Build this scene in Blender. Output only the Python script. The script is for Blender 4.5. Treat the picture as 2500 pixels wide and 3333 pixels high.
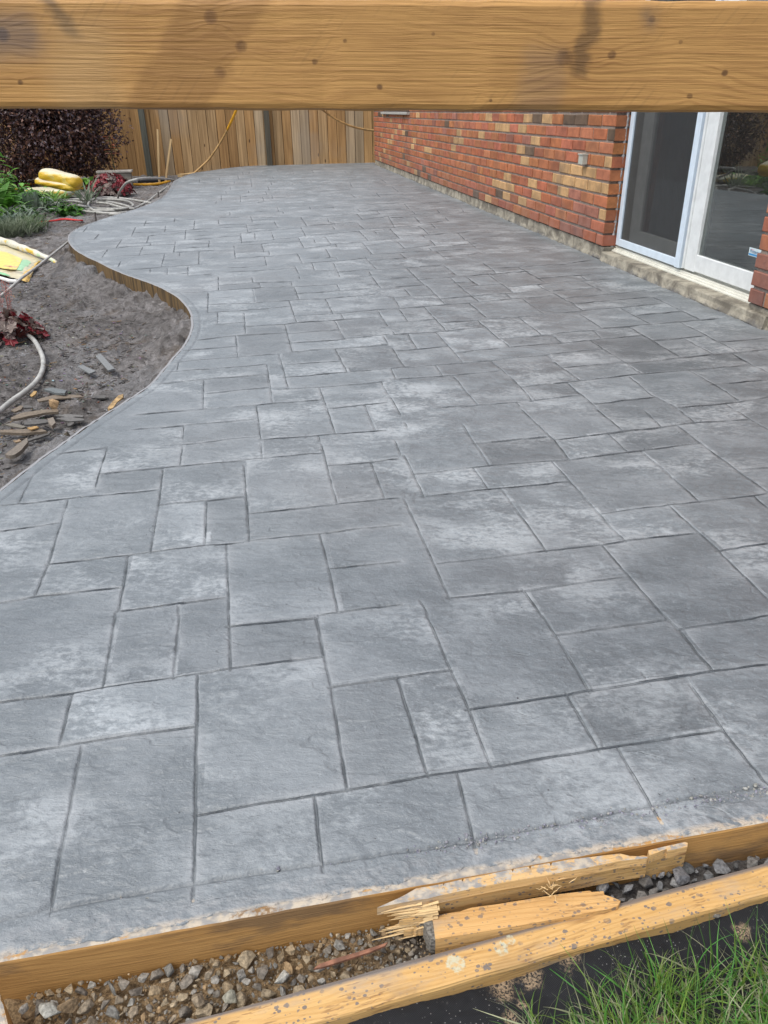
import bpy, bmesh, math, random
import numpy as np
from mathutils import Matrix, Vector
random.seed(7); RNG = np.random.default_rng(11)
for o in list(bpy.data.objects): bpy.data.objects.remove(o, do_unlink=True)
SC = bpy.context.scene
# ------------------------------------------------------------------ camera, sky, sun, exposure
F_PX = 2498.3; PITCH = math.radians(27.73); ROLL = math.radians(-0.898); EYE = 0.8
cp, sp, cr, sr = math.cos(PITCH), math.sin(PITCH), math.cos(ROLL), math.sin(ROLL)
CR = np.array([cr, sr*sp, sr*cp]); CU = np.array([-sr, cr*sp, cr*cp]); CF = np.array([0, cp, -sp])
cam = bpy.data.objects.new('camera', bpy.data.cameras.new('camera')); SC.collection.objects.link(cam)
cam.data.sensor_fit = 'HORIZONTAL'; cam.data.sensor_width = 36; cam.data.lens = 36*F_PX/2500
cam.data.clip_start = 0.02; cam.data.clip_end = 500
cam.matrix_world = Matrix(((CR[0], CU[0], -CF[0], 0), (CR[1], CU[1], -CF[1], 0), (CR[2], CU[2], -CF[2], EYE), (0, 0, 0, 1)))
SC.camera = cam
SC.render.resolution_x = 768; SC.render.resolution_y = 1024
SUN_EL = math.radians(60); SUN_AZ = math.radians(-125)      # azimuth from +Y towards +X
world = bpy.data.worlds.new('World'); SC.world = world; world.use_nodes = True
wn = world.node_tree; wn.nodes.clear()
wo = wn.nodes.new('ShaderNodeOutputWorld'); bg = wn.nodes.new('ShaderNodeBackground'); sky = wn.nodes.new('ShaderNodeTexSky')
sky.sky_type = 'NISHITA'; sky.sun_disc = False; sky.sun_elevation = SUN_EL; sky.sun_rotation = SUN_AZ
sky.air_density = 1.0; sky.dust_density = 4.0; sky.ozone_density = 1.0
# thin bright cloud: cloud patches whiten the blue sky
tc = wn.nodes.new('ShaderNodeTexCoord'); cn = wn.nodes.new('ShaderNodeTexNoise'); cn.inputs['Scale'].default_value = 2.2; cn.inputs['Detail'].default_value = 5
cra = wn.nodes.new('ShaderNodeMapRange'); cra.inputs[1].default_value = 0.35; cra.inputs[2].default_value = 0.6
cm = wn.nodes.new('ShaderNodeMix'); cm.data_type = 'RGBA'; cm.inputs[7].default_value = (12.0, 12.6, 13.4, 1)
wn.links.new(tc.outputs['Generated'], cn.inputs['Vector']); wn.links.new(cn.outputs['Fac'], cra.inputs[0])
sc_ = wn.nodes.new('ShaderNodeMath'); sc_.operation = 'MULTIPLY'; sc_.inputs[1].default_value = 0.72
wn.links.new(cra.outputs[0], sc_.inputs[0]); wn.links.new(sc_.outputs[0], cm.inputs[0])
wn.links.new(sky.outputs[0], cm.inputs[6]); wn.links.new(cm.outputs[2], bg.inputs[0]); wn.links.new(bg.outputs[0], wo.inputs[0])
bg.inputs[1].default_value = 0.115
sun = bpy.data.objects.new('sun', bpy.data.lights.new('sun', 'SUN')); SC.collection.objects.link(sun)
sun.data.energy = 1.9; sun.data.angle = math.radians(26); sun.data.color = (1.0, 0.94, 0.84)
sd = Vector((math.sin(SUN_AZ)*math.cos(SUN_EL), math.cos(SUN_AZ)*math.cos(SUN_EL), math.sin(SUN_EL)))
sun.rotation_euler = sd.to_track_quat('Z', 'Y').to_euler()
SC.view_settings.view_transform = 'Standard'; SC.view_settings.look = 'None'; SC.view_settings.gamma = 1
SC.view_settings.exposure = 0.38

# ------------------------------------------------------------------ measuring helpers (a pixel of the 2500x3333 photograph to a point of the place)
C0 = np.array([0, 0, EYE])
def ray(x, y): return CR*((x-1250)/F_PX) - CU*((y-1666)/F_PX) + CF
def G(x, y, z=0.0):
    d = ray(x, y); return C0 + d*((z-EYE)/d[2])
def GY(x, y, Y):
    d = ray(x, y); return C0 + d*(Y/d[1])
W0 = np.array([1.2685, 4.71, 0]); WD = np.array([-.149, .9888, 0]); WN = np.array([-.9888, -.149, 0]); UPZ = np.array([0, 0, 1.])
def WP(s, z, out=0.0): return W0 + WD*s + UPZ*z + WN*out
def onwall(x, y, rec=0.0):
    o = W0 - WN*rec; d = ray(x, y); t = ((o-C0)@WN)/(d@WN); p = C0+t*d; return float((p-W0)@WD), float(p[2])
JA = math.radians(-10.136)
U = np.array([math.cos(JA), -math.sin(JA), 0]); V = np.array([math.sin(JA), math.cos(JA), 0])

# ------------------------------------------------------------------ numpy noise
def vnoise(x, y, seed):
    xi = np.floor(x).astype(np.int64); yi = np.floor(y).astype(np.int64); fx = x-xi; fy = y-yi
    fx = fx*fx*(3-2*fx); fy = fy*fy*(3-2*fy)
    def h(a, b):
        n = (a*374761393 + b*668265263 + seed*974634777) & 0xffffffff
        n = ((n ^ (n >> 13))*1274126177) & 0xffffffff
        return ((n ^ (n >> 16)) & 0xffff)/32767.5-1
    a = h(xi, yi); b = h(xi+1, yi); c = h(xi, yi+1); d = h(xi+1, yi+1)
    return (a*(1-fx)+b*fx)*(1-fy)+(c*(1-fx)+d*fx)*fy
def fbm(x, y, seed, octv=4, gain=.5):
    s = 0; a = 1; t = 0
    for i in range(octv): s = s+a*vnoise(x*2**i, y*2**i, seed+i*17); t += a; a *= gain
    return s/t
def inpoly(px, py, poly):
    px = np.asarray(px, float); py = np.asarray(py, float); od = np.argsort(py); ys = py[od]; xs = px[od]; r = np.zeros(len(px), bool); n = len(poly)
    for i in range(n):
        x1, y1 = poly[i]; x2, y2 = poly[(i+1) % n]
        if y1 == y2: continue
        a, b = np.searchsorted(ys, [min(y1, y2), max(y1, y2)])
        if b > a: r[a:b] ^= xs[a:b] < (x2-x1)*(ys[a:b]-y1)/(y2-y1)+x1
    out = np.zeros(len(px), bool); out[od] = r; return out
def segdist(px, py, a, b):
    dx, dy = b[0]-a[0], b[1]-a[1]; L = dx*dx+dy*dy+1e-12
    t = np.clip(((px-a[0])*dx+(py-a[1])*dy)/L, 0, 1)
    qx = a[0]+t*dx; qy = a[1]+t*dy
    return np.hypot(px-qx, py-qy), qx, qy
def smooth_curve(pts, n=8):
    P = np.array(pts, float); out = []
    Q = np.vstack([2*P[0]-P[1], P, 2*P[-1]-P[-2]])
    for i in range(1, len(Q)-2):
        for t in np.linspace(0, 1, n, endpoint=False):
            p0, p1, p2, p3 = Q[i-1], Q[i], Q[i+1], Q[i+2]
            out.append(.5*((2*p1)+(-p0+p2)*t+(2*p0-5*p1+4*p2-p3)*t*t+(-p0+3*p1-3*p2+p3)*t**3))
    out.append(P[-1]); return np.array(out)

# ------------------------------------------------------------------ object helpers
COL = SC.collection
def tag(o, label=None, cat=None, group=None, kind=None):
    for k, v in (('label', label), ('category', cat), ('group', group), ('kind', kind)):
        if v: o[k] = v
    return o
def thing(name, label, cat, loc, group=None):
    o = bpy.data.objects.new(name, None); COL.objects.link(o); o.location = loc; o.empty_display_size = .05
    return tag(o, label, cat, group)
class MB:
    def __init__(s): s.v = []; s.f = []; s.c = []; s.m = []; s.has = False
    def add(s, verts, faces, col=None, mat=0):
        n = len(s.v); s.v.extend([tuple(map(float, p)) for p in verts])
        for f in faces: s.f.append(tuple(n+i for i in f)); s.c.append(col or (1, 1, 1)); s.m.append(mat)
        if col: s.has = True
    def box(s, c, x, y, z, dx, dy, dz, col=None, mat=0, ch=0.0):
        c, x, y, z = map(np.asarray, (c, x, y, z))
        if ch <= 0:
            v = [c+x*a*dx/2+y*b*dy/2+z*e*dz/2 for a in (-1, 1) for b in (-1, 1) for e in (-1, 1)]
            s.add(v, [(0, 1, 3, 2), (4, 6, 7, 5), (0, 4, 5, 1), (2, 3, 7, 6), (0, 2, 6, 4), (1, 5, 7, 3)], col, mat)
        else:
            hy, hz = dy/2, dz/2
            prof = [(hy-ch, hz), (hy, hz-ch), (hy, -hz+ch), (hy-ch, -hz), (-hy+ch, -hz), (-hy, -hz+ch), (-hy, hz-ch), (-hy+ch, hz)]
            v = [c+x*e*dx/2+y*a+z*b for e in (-1, 1) for a, b in prof]
            s.add(v, [(i, i+8, (i+1) % 8+8, (i+1) % 8) for i in range(8)]+[tuple(range(8)), tuple(range(15, 7, -1))], col, mat)
    def lumber(s, a, b, up, w, h, ch=.003, seg=40, wob=.0006, seed=0, mat=0):
        """board from a to b, w across, h along up; chamfered arrises, slightly wavy"""
        a, b, up = map(lambda q: np.array(q, float), (a, b, up)); L = np.linalg.norm(b-a); x = (b-a)/L
        y = np.cross(up, x); y /= np.linalg.norm(y); z = np.cross(x, y); rg = np.random.default_rng(seed)
        hy, hz = w/2, h/2; k = ch*.3
        prof = [(hy-ch, hz), (hy-k, hz-k), (hy, hz-ch), (hy, -hz+ch), (hy-k, -hz+k), (hy-ch, -hz), (-hy+ch, -hz), (-hy+k, -hz+k), (-hy, -hz+ch), (-hy, hz-ch), (-hy+k, hz-k), (-hy+ch, hz)]
        n = len(prof); V_ = []
        for i in range(seg+1):
            t = i/seg; d1 = wob*math.sin(t*7+seed)*2+wob*rg.normal()*.5; d2 = wob*math.sin(t*9+seed*2)*2+wob*rg.normal()*.5
            for py, pz in prof: V_.append(a+x*L*t+y*(py+d1+wob*.3*rg.normal())+z*(pz+d2+wob*.3*rg.normal()))
        F_ = [(i*n+j, (i+1)*n+j, (i+1)*n+(j+1) % n, i*n+(j+1) % n) for i in range(seg) for j in range(n)]
        F_ += [tuple(range(n)), tuple(reversed(range(seg*n, seg*n+n)))]
        s.add(V_, F_, None, mat)
    def tube(s, pts, r, k=8, col=None, mat=0, cap=True):
        P = np.array(pts, float); n = len(P); R = np.full(n, r) if np.isscalar(r) else np.array(r, float)
        T = np.gradient(P, axis=0); T /= np.linalg.norm(T, axis=1)[:, None]+1e-12
        ref = np.array([0, 0, 1.]) if abs(T[0][2]) < .9 else np.array([1., 0, 0]); nrm = np.cross(T[0], ref); nrm /= np.linalg.norm(nrm); V_ = []
        for i in range(n):
            nrm = nrm-T[i]*(nrm@T[i]); nrm /= np.linalg.norm(nrm)+1e-12; b = np.cross(T[i], nrm)
            for j in range(k):
                a = 2*math.pi*j/k; V_.append(P[i]+R[i]*(math.cos(a)*nrm+math.sin(a)*b))
        F_ = [(i*k+j, i*k+(j+1) % k, (i+1)*k+(j+1) % k, (i+1)*k+j) for i in range(n-1) for j in range(k)]
        if cap: F_ += [tuple(reversed(range(k))), tuple(range((n-1)*k, n*k))]
        s.add(V_, F_, col, mat)
    def prism(s, top, down, col=None, mat=0):
        """polygon (list of 3-D points, any winding) extruded by the vector 'down'"""
        n = len(top); top = [np.array(p, float) for p in top]; down = np.array(down, float)
        ar = sum(top[i][0]*top[(i+1) % n][1]-top[(i+1) % n][0]*top[i][1] for i in range(n))
        if ar < 0: top = top[::-1]
        v = top+[p+down for p in top]
        s.add(v, [tuple(range(n)), tuple(reversed(range(n, 2*n)))]+[(i, i+n, (i+1) % n+n, (i+1) % n) for i in range(n)], col, mat)
    def leaf(s, base, d, up, L, W, bend=.5, col=None, fold=.25, seg=4, taper=1.0, mat=0):
        base, d, up = map(lambda q: np.array(q, float), (base, d, up)); d = d/np.linalg.norm(d)
        side = np.cross(d, up); side /= np.linalg.norm(side)+1e-9; nn = np.cross(side, d); p = base.copy(); V_ = []
        for i in range(seg+1):
            t = i/seg; w = W*.5*(math.sin(math.pi*min(1, (t*.92+.04))**taper)+.03)
            V_ += [p-side*w+nn*w*fold, p, p+side*w+nn*w*fold]
            a = -bend/seg; d2 = d*math.cos(a)+nn*math.sin(a); nn = nn*math.cos(a)-d*math.sin(a); d = d2; p = p+d*L/seg
        F_ = []
        for i in range(seg): F_ += [(3*i, 3*i+1, 3*i+4, 3*i+3), (3*i+1, 3*i+2, 3*i+5, 3*i+4)]
        s.add(V_, F_, col, mat)
def make(name, mb, mats, parent=None, frame=None, origin=None, smooth=False):
    """link mb as one object; frame=(origin,x,y,z) gives it its own axes; parents are unrotated empties or meshes"""
    V_ = np.array(mb.v, np.float64)
    if frame is not None: o = np.array(frame[0], float); R = np.array(frame[1:4], float)
    else:
        o = np.array(origin, float) if origin is not None else (np.array(parent.matrix_basis.translation) if parent and parent.type == 'EMPTY' else np.array([V_[:, 0].mean(), V_[:, 1].mean(), V_[:, 2].min()]))
        R = np.eye(3)
    me = bpy.data.meshes.new(name); L = (V_-o)@R.T
    me.from_pydata(L.tolist(), [], mb.f)
    if not isinstance(mats, (list, tuple)): mats = [mats]
    for m in mats: me.materials.append(m)
    if len(mats) > 1: me.polygons.foreach_set('material_index', mb.m)
    if mb.has:
        at = me.attributes.new('col', 'FLOAT_COLOR', 'FACE'); a = np.ones((len(mb.f), 4), np.float32); a[:, :3] = mb.c; at.data.foreach_set('color', a.ravel())
    if smooth: me.polygons.foreach_set('use_smooth', [True]*len(mb.f))
    me.update(); ob = bpy.data.objects.new(name, me); COL.objects.link(ob)
    M = Matrix([[R[0][0], R[1][0], R[2][0], o[0]], [R[0][1], R[1][1], R[2][1], o[1]], [R[0][2], R[1][2], R[2][2], o[2]], [0, 0, 0, 1]])
    if parent:
        ob.parent = parent; pw = WORLD.get(parent.name, parent.matrix_basis); ob.matrix_basis = pw.inverted() @ M
    else: ob.matrix_basis = M
    WORLD[ob.name] = M
    return ob
WORLD = {}
def grid_mesh(name, X, Y, Z, faces, mat, attrs=None, smooth=True):
    me = bpy.data.meshes.new(name); n = len(X); co = np.stack([X, Y, Z], 1).astype(np.float32)
    me.vertices.add(n); me.vertices.foreach_set('co', co.ravel()); m = len(faces)
    me.loops.add(m*4); me.loops.foreach_set('vertex_index', faces.astype(np.int32).ravel())
    me.polygons.add(m); me.polygons.foreach_set('loop_start', np.arange(0, m*4, 4, dtype=np.int32))
    try: me.polygons.foreach_set('loop_total', np.full(m, 4, np.int32))
    except Exception: pass
    me.polygons.foreach_set('use_smooth', np.full(m, smooth)); me.materials.append(mat)
    for k, v in (attrs or {}).items():
        a = me.attributes.new(k, 'FLOAT', 'POINT'); a.data.foreach_set('value', v.astype(np.float32))
    me.update(calc_edges=True); me.validate()
    ob = bpy.data.objects.new(name, me); COL.objects.link(ob); return ob

# ------------------------------------------------------------------ material helpers
class NT:
    def __init__(s, name):
        s.m = bpy.data.materials.new(name); s.m.use_nodes = True; s.t = s.m.node_tree; s.n = s.t.nodes; s.b = s.n['Principled BSDF']; s.out = s.n['Material Output']
        s.tc = s.n.new('ShaderNodeTexCoord')
    def new(s, ty, **kw):
        nd = s.n.new(ty)
        for k, v in kw.items(): setattr(nd, k, v)
        return nd
    def L(s, a, b): s.t.links.new(a, b)
    def val(s, inp, v):
        if isinstance(v, bpy.types.NodeSocket): s.L(v, inp)
        elif isinstance(v, (tuple, list)) and len(v) == 3 and inp.type == 'RGBA': inp.default_value = (*v, 1)
        else: inp.default_value = v
    def map(s, scale=(1, 1, 1), rot=(0, 0, 0), loc=(0, 0, 0), src=None):
        nd = s.new('ShaderNodeMapping'); s.L(src or s.tc.outputs['Object'], nd.inputs[0])
        nd.inputs['Scale'].default_value = scale; nd.inputs['Rotation'].default_value = rot; nd.inputs['Location'].default_value = loc; return nd.outputs[0]
    def noise(s, vec, scale, detail=4, rough=.5, dist=0, ty='FBM'):
        nd = s.new('ShaderNodeTexNoise'); nd.noise_type = ty
        if vec is not None: s.L(vec, nd.inputs['Vector'])
        nd.inputs['Scale'].default_value = scale; nd.inputs['Detail'].default_value = detail; nd.inputs['Roughness'].default_value = rough; nd.inputs['Distortion'].default_value = dist
        return nd.outputs['Fac']
    def vor(s, vec, scale, feature='F1', out='Distance', rand=1):
        nd = s.new('ShaderNodeTexVoronoi', feature=feature); s.L(vec, nd.inputs['Vector']); nd.inputs['Scale'].default_value = scale; nd.inputs['Randomness'].default_value = rand; return nd.outputs[out]
    def math(s, op, a, b=None, c=None, clamp=False):
        nd = s.new('ShaderNodeMath', operation=op); nd.use_clamp = clamp; s.val(nd.inputs[0], a)
        if b is not None: s.val(nd.inputs[1], b)
        if c is not None: s.val(nd.inputs[2], c)
        return nd.outputs[0]
    def rng(s, v, a, b, c=0, d=1):
        nd = s.new('ShaderNodeMapRange'); nd.interpolation_type = 'SMOOTHSTEP'; s.L(v, nd.inputs[0])
        for i, q in enumerate((a, b, c, d)): nd.inputs[i+1].default_value = q
        return nd.outputs[0]
    def mix(s, f, a, b, mode='MIX'):
        nd = s.new('ShaderNodeMix', data_type='RGBA'); nd.blend_type = mode; s.val(nd.inputs[0], f); s.val(nd.inputs[6], a); s.val(nd.inputs[7], b); return nd.outputs[2]
    def ramp(s, v, stops):
        nd = s.new('ShaderNodeValToRGB'); s.L(v, nd.inputs[0]); e = nd.color_ramp.elements
        e[0].position = stops[0][0]; e[0].color = (*stops[0][1], 1); e[1].position = stops[-1][0]; e[1].color = (*stops[-1][1], 1)
        for p, c in stops[1:-1]: q = e.new(p); q.color = (*c, 1)
        return nd.outputs[0]
    def attr(s, name, out='Color'):
        nd = s.new('ShaderNodeAttribute'); nd.attribute_name = name; return nd.outputs[out]
    def xyz(s, src=None):
        nd = s.new('ShaderNodeSeparateXYZ'); s.L(src or s.tc.outputs['Object'], nd.inputs[0]); return nd.outputs
    def bump(s, h, strength=.5, dist=.01, prev=None):
        nd = s.new('ShaderNodeBump'); s.L(h, nd.inputs['Height']); nd.inputs['Strength'].default_value = strength; nd.inputs['Distance'].default_value = dist
        if prev: s.L(prev, nd.inputs['Normal'])
        return nd.outputs[0]
    def fin(s, col, rough=.6, nrm=None, spec=.5, **kw):
        s.val(s.b.inputs['Base Color'], col); s.val(s.b.inputs['Roughness'], rough); s.b.inputs['Specular IOR Level'].default_value = spec
        if nrm: s.L(nrm, s.b.inputs['Normal'])
        for k, v in kw.items(): s.val(s.b.inputs[k], v)
        return s.m
def plain(name, col, rough=.5, var=.12, scale=30, bump=.15, bd=.002, **kw):
    t = NT(name); nz = t.noise(t.tc.outputs['Object'], scale, 5)
    c = t.mix(t.rng(nz, .3, .7), tuple(x*(1-var) for x in col), tuple(min(1, x*(1+var)) for x in col))
    return t.fin(c, rough, t.bump(nz, bump, bd), **kw)
def wood(name, light, dark, stain=0.0, cement=0.0, gs=1.0, rough=.62, ring=.22, knots=None, extra=None, specks=0.0):
    """grain runs along object X; knots: list of (x, z, radius) in object space on the XZ face"""
    t = NT(name); X, Yc, Z = t.xyz(); yy = Yc; zz = Z
    dk = None
    if knots:
        for (kx, kz, kr) in knots:
            dx = t.math('SUBTRACT', X, kx); dz = t.math('SUBTRACT', Z, kz)
            ex = t.math('MULTIPLY', t.math('MULTIPLY', dx, dx), -1/(kr*3.2)**2); ez = t.math('MULTIPLY', t.math('MULTIPLY', dz, dz), -1/(kr*2.2)**2)
            w = t.math('EXPONENT', t.math('ADD', ex, ez))
            zz = t.math('ADD', zz, t.math('MULTIPLY', t.math('MULTIPLY', w, dz), 1.1))
            dd = t.math('ADD', t.math('POWER', t.math('ABSOLUTE', t.math('DIVIDE', dx, kr*1.15)), 2.0), t.math('POWER', t.math('ABSOLUTE', t.math('DIVIDE', dz, kr)), 2.0))
            dd = t.math('ADD', dd, t.math('MULTIPLY', t.math('SUBTRACT', t.noise(t.map((150, 150, 190)), 1.0, 3, .6), .5), 1.1))
            rim = t.math('EXPONENT', t.math('MULTIPLY', t.math('POWER', t.math('DIVIDE', t.math('SUBTRACT', dd, .8), .28), 2.0), -1)); kd = t.math('MAXIMUM', t.math('MULTIPLY', t.rng(dd, 1.35, .2), .95), t.math('MULTIPLY', rim, .55))
            dk = kd if dk is None else t.math('MAXIMUM', dk, kd)
    wv = t.new('ShaderNodeCombineXYZ'); t.L(t.math('MULTIPLY', X, 2.2), wv.inputs[0]); t.L(t.math('MULTIPLY', yy, 9), wv.inputs[1]); t.L(t.math('MULTIPLY', zz, 9), wv.inputs[2]); v = wv.outputs[0]
    broad = t.noise(v, 1.0, 3, .5, .2); jit = t.noise(t.map((12, 120, 120)), 1.0, 3, .6)
    field = t.math('ADD', t.math('ADD', t.math('MULTIPLY', zz, .85), t.math('MULTIPLY', yy, .7)), t.math('ADD', t.math('MULTIPLY', broad, .075), t.math('MULTIPLY', jit, .0022)))
    sn = t.math('SINE', t.math('MULTIPLY', field, 1350*gs)); rings = t.math('MULTIPLY', t.rng(sn, -.3, 1.0), t.rng(t.noise(v, 2.1, 2), .3, .62, .35, 1))
    fine = t.noise(t.map((5*gs, 420, 420)), 1.0, 4, .65); mid = t.noise(t.map((9, 60, 60), (0, 0, 0), (2, 3, 1)), 1.0, 4, .6)
    f = t.math('ADD', t.math('MULTIPLY', rings, ring), t.math('ADD', t.math('MULTIPLY', mid, .60), t.math('MULTIPLY', fine, .42)))
    col = t.ramp(f, [(.25, light), (.55, tuple((a*1.1+b)/2.1 for a, b in zip(light, dark))), (.85, dark)])
    if dk is not None:
        col = t.mix(t.math('MULTIPLY', dk, t.rng(t.noise(t.map((60, 60, 90)), 1.0, 4), .3, .6, .45, .85)), col, (.095, .042, .015))
    else:
        kn = t.vor(t.map((5, 24, 24)), 1.0); kd = t.rng(kn, .16, .05, 0, .85); col = t.mix(kd, col, (.12, .05, .02))
    if stain > 0:
        st = t.rng(t.noise(t.map((5, 14, 14)), 1.0, 5, .6), .54, .66, 0, stain); col = t.mix(st, col, (.085, .065, .05))
    if specks > 0:
        ob_ = t.tc.outputs['Object']; gate = t.rng(t.noise(ob_, 24, 4, .6), .38, .55); mk = None
        for sc_, th_ in ((110, .42), (260, .55), (52, .22)):
            vn_ = t.new('ShaderNodeTexVoronoi'); t.L(t.map((.75*sc_, sc_, sc_), (0, 0, .3*sc_), (sc_, 0, 0)), vn_.inputs['Vector']); vn_.inputs['Scale'].default_value = 1.0
            rnd = t.xyz(vn_.outputs['Color'])[0]; lim = t.math('MULTIPLY', t.math('POWER', rnd, 3.0), th_); dd_ = t.math('ADD', vn_.outputs['Distance'], t.math('MULTIPLY', t.math('SUBTRACT', t.noise(ob_, sc_*5, 2), .5), .25))
            k_ = t.rng(t.math('SUBTRACT', lim, dd_), -.02, .04); mk = k_ if mk is None else t.math('MAXIMUM', mk, k_)
        col = t.mix(t.math('MULTIPLY', mk, t.math('MULTIPLY', gate, specks)), col, (.15, .135, .13))
        dash = t.rng(t.noise(t.map((45, 330, 330), (0, 0, 0), (1, 1, 1)), 1.0, 3, .6), .55, .64); dg_ = t.rng(t.noise(ob_, 15, 3, .5), .44, .58); col = t.mix(t.math('MULTIPLY', t.math('MULTIPLY', dash, dg_), .8*specks), col, (.24, .13, .055))
        gs_ = t.rng(t.noise(t.map((7, 22, 22), (0, 0, 0), (8, 2, 2)), 1.0, 5, .65), .50, .66, 0, .62); col = t.mix(gs_, col, (.36, .29, .22))
    if cement > 0:
        g = t.new('ShaderNodeNewGeometry'); nz = t.xyz(g.outputs['Normal'])[2]
        cn = t.noise(t.map((12, 30, 30)), 1.0, 6, .65)
        cf = t.math('MULTIPLY', t.rng(nz, .5, .8), t.rng(t.math('ADD', t.math('MULTIPLY', cn, .6), t.math('MULTIPLY', t.noise(t.tc.outputs['Object'], 130, 4, .7), .4)), .60-cement*.26, .64-cement*.20))
        col = t.mix(cf, col, t.mix(t.rng(t.noise(t.tc.outputs['Object'], 90, 4), .4, .65), (.26, .25, .24), (.46, .40, .32)))
    if extra: col = extra(t, col, X, Z)
    h = t.math('ADD', t.math('MULTIPLY', f, .6), t.math('MULTIPLY', fine, .6))
    return t.fin(col, rough, t.bump(h, .6, .0022), .35)
def leafmat(name, rough=.45, trans=.32, tint=(1, 1, 1)):
    t = NT(name); c = t.attr('col'); nz = t.noise(t.tc.outputs['Object'], 45, 3)
    c2 = t.mix(t.rng(nz, .3, .7, 0, .35), c, t.mix(1.0, c, (.6, .6, .6), 'MULTIPLY'))
    tr = t.new('ShaderNodeBsdfTranslucent'); t.L(c2, tr.inputs[0]); mx = t.new('ShaderNodeMixShader'); mx.inputs[0].default_value = trans
    t.fin(c2, rough, None, .4); t.L(t.b.outputs[0], mx.inputs[1]); t.L(tr.outputs[0], mx.inputs[2]); t.L(mx.outputs[0], t.out.inputs[0]); return t.m
def attrmat(name, rough=.7, bump=.4, bscale=120, bd=.002, var=.3, spec=.4):
    t = NT(name); c = t.attr('col'); nz = t.noise(t.tc.outputs['Object'], bscale, 5, .6)
    c2 = t.mix(t.rng(nz, .3, .72), t.mix(1.0, c, (1-var,)*3, 'MULTIPLY'), t.mix(1.0, c, (1+var*.6,)*3, 'MULTIPLY'))
    return t.fin(c2, rough, t.bump(nz, bump, bd), spec)

# ------------------------------------------------------------------ outline of the slab
def px(lst, z=0.0): return [G(a, b, z)[:2] for a, b in lst]
B7 = lambda L: [(200+.36166*a, 600+.36166*b) for a, b in L]
B8 = lambda L: [(400+.36166*a, 1000+.36166*b) for a, b in L]
C5 = lambda L: [(.42194*a, 900+.42194*b) for a, b in L]
B5 = lambda L: [(400+.36166*a, 520+.36166*b) for a, b in L]
edge_px = B5([(2290, 18), (1950, 26), (1659, 33), (1400, 38), (1150, 52), (960, 72), (780, 97), (630, 120)])+B7([(1040, -45), (1000, 0), (965, 65), (905, 122), (800, 172), (700, 210), (570, 250), (450, 285), (330, 325), (220, 365), (145, 398), (95, 432), (72, 470), (75, 512), (105, 558), (160, 605), (250, 655), (360, 705), (480, 765), (620, 822), (760, 868), (880, 915), (970, 960), (1040, 1000), (1100, 1050), (1150, 1110), (1185, 1180)])+B8([(628, 90), (636, 140), (632, 190), (612, 250), (588, 300), (540, 372)])+C5([(1335, 640), (1250, 745), (1170, 835), (1010, 945), (830, 1058), (690, 1150), (560, 1240), (430, 1332), (300, 1425), (150, 1542), (0, 1660)])
edge = smooth_curve(px(edge_px), 5)              # far end to near left
last = edge[-1]; dirl = edge[-1]-edge[-6]; dirl /= np.linalg.norm(dirl)
fa, fb = G(0, 3133)[:2], G(2500, 2675)[:2]; FD = (fb-fa)/np.linalg.norm(fb-fa); FNr = np.array([-FD[1], FD[0]])   # front form: outer top arris, FNr points onto the slab
left_near = fa-FD*1.1+FNr*.038
edge = np.vstack([edge, [last+dirl*.5], [last+dirl*1.3]])
lefte = np.array([[edge[-1][0]-.1, .62]])
front_in = [fa+FD*t+FNr*float(np.clip(.006+.007*(vnoise(np.array([t*7.]), np.array([0.]), 3)[0]+.5*vnoise(np.array([t*31.]), np.array([1.]), 4)[0]+.4*vnoise(np.array([t*110.]), np.array([2.]), 9)[0]), .0015, .034)) for t in np.linspace(-1.6, 2.9, 1100)]
wall_front = WP(-4.2, 0)[:2]; wall_far = WP(8.9, 0)[:2]
far_pt = edge[0]
poly = [tuple(p) for p in edge]+[tuple(p) for p in front_in if p[0] > edge[-1][0]]+[tuple(WP(-4.2, 0, -.02)[:2]), tuple(WP(9.1, 0, -.02)[:2])]
EDGE = edge
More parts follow.
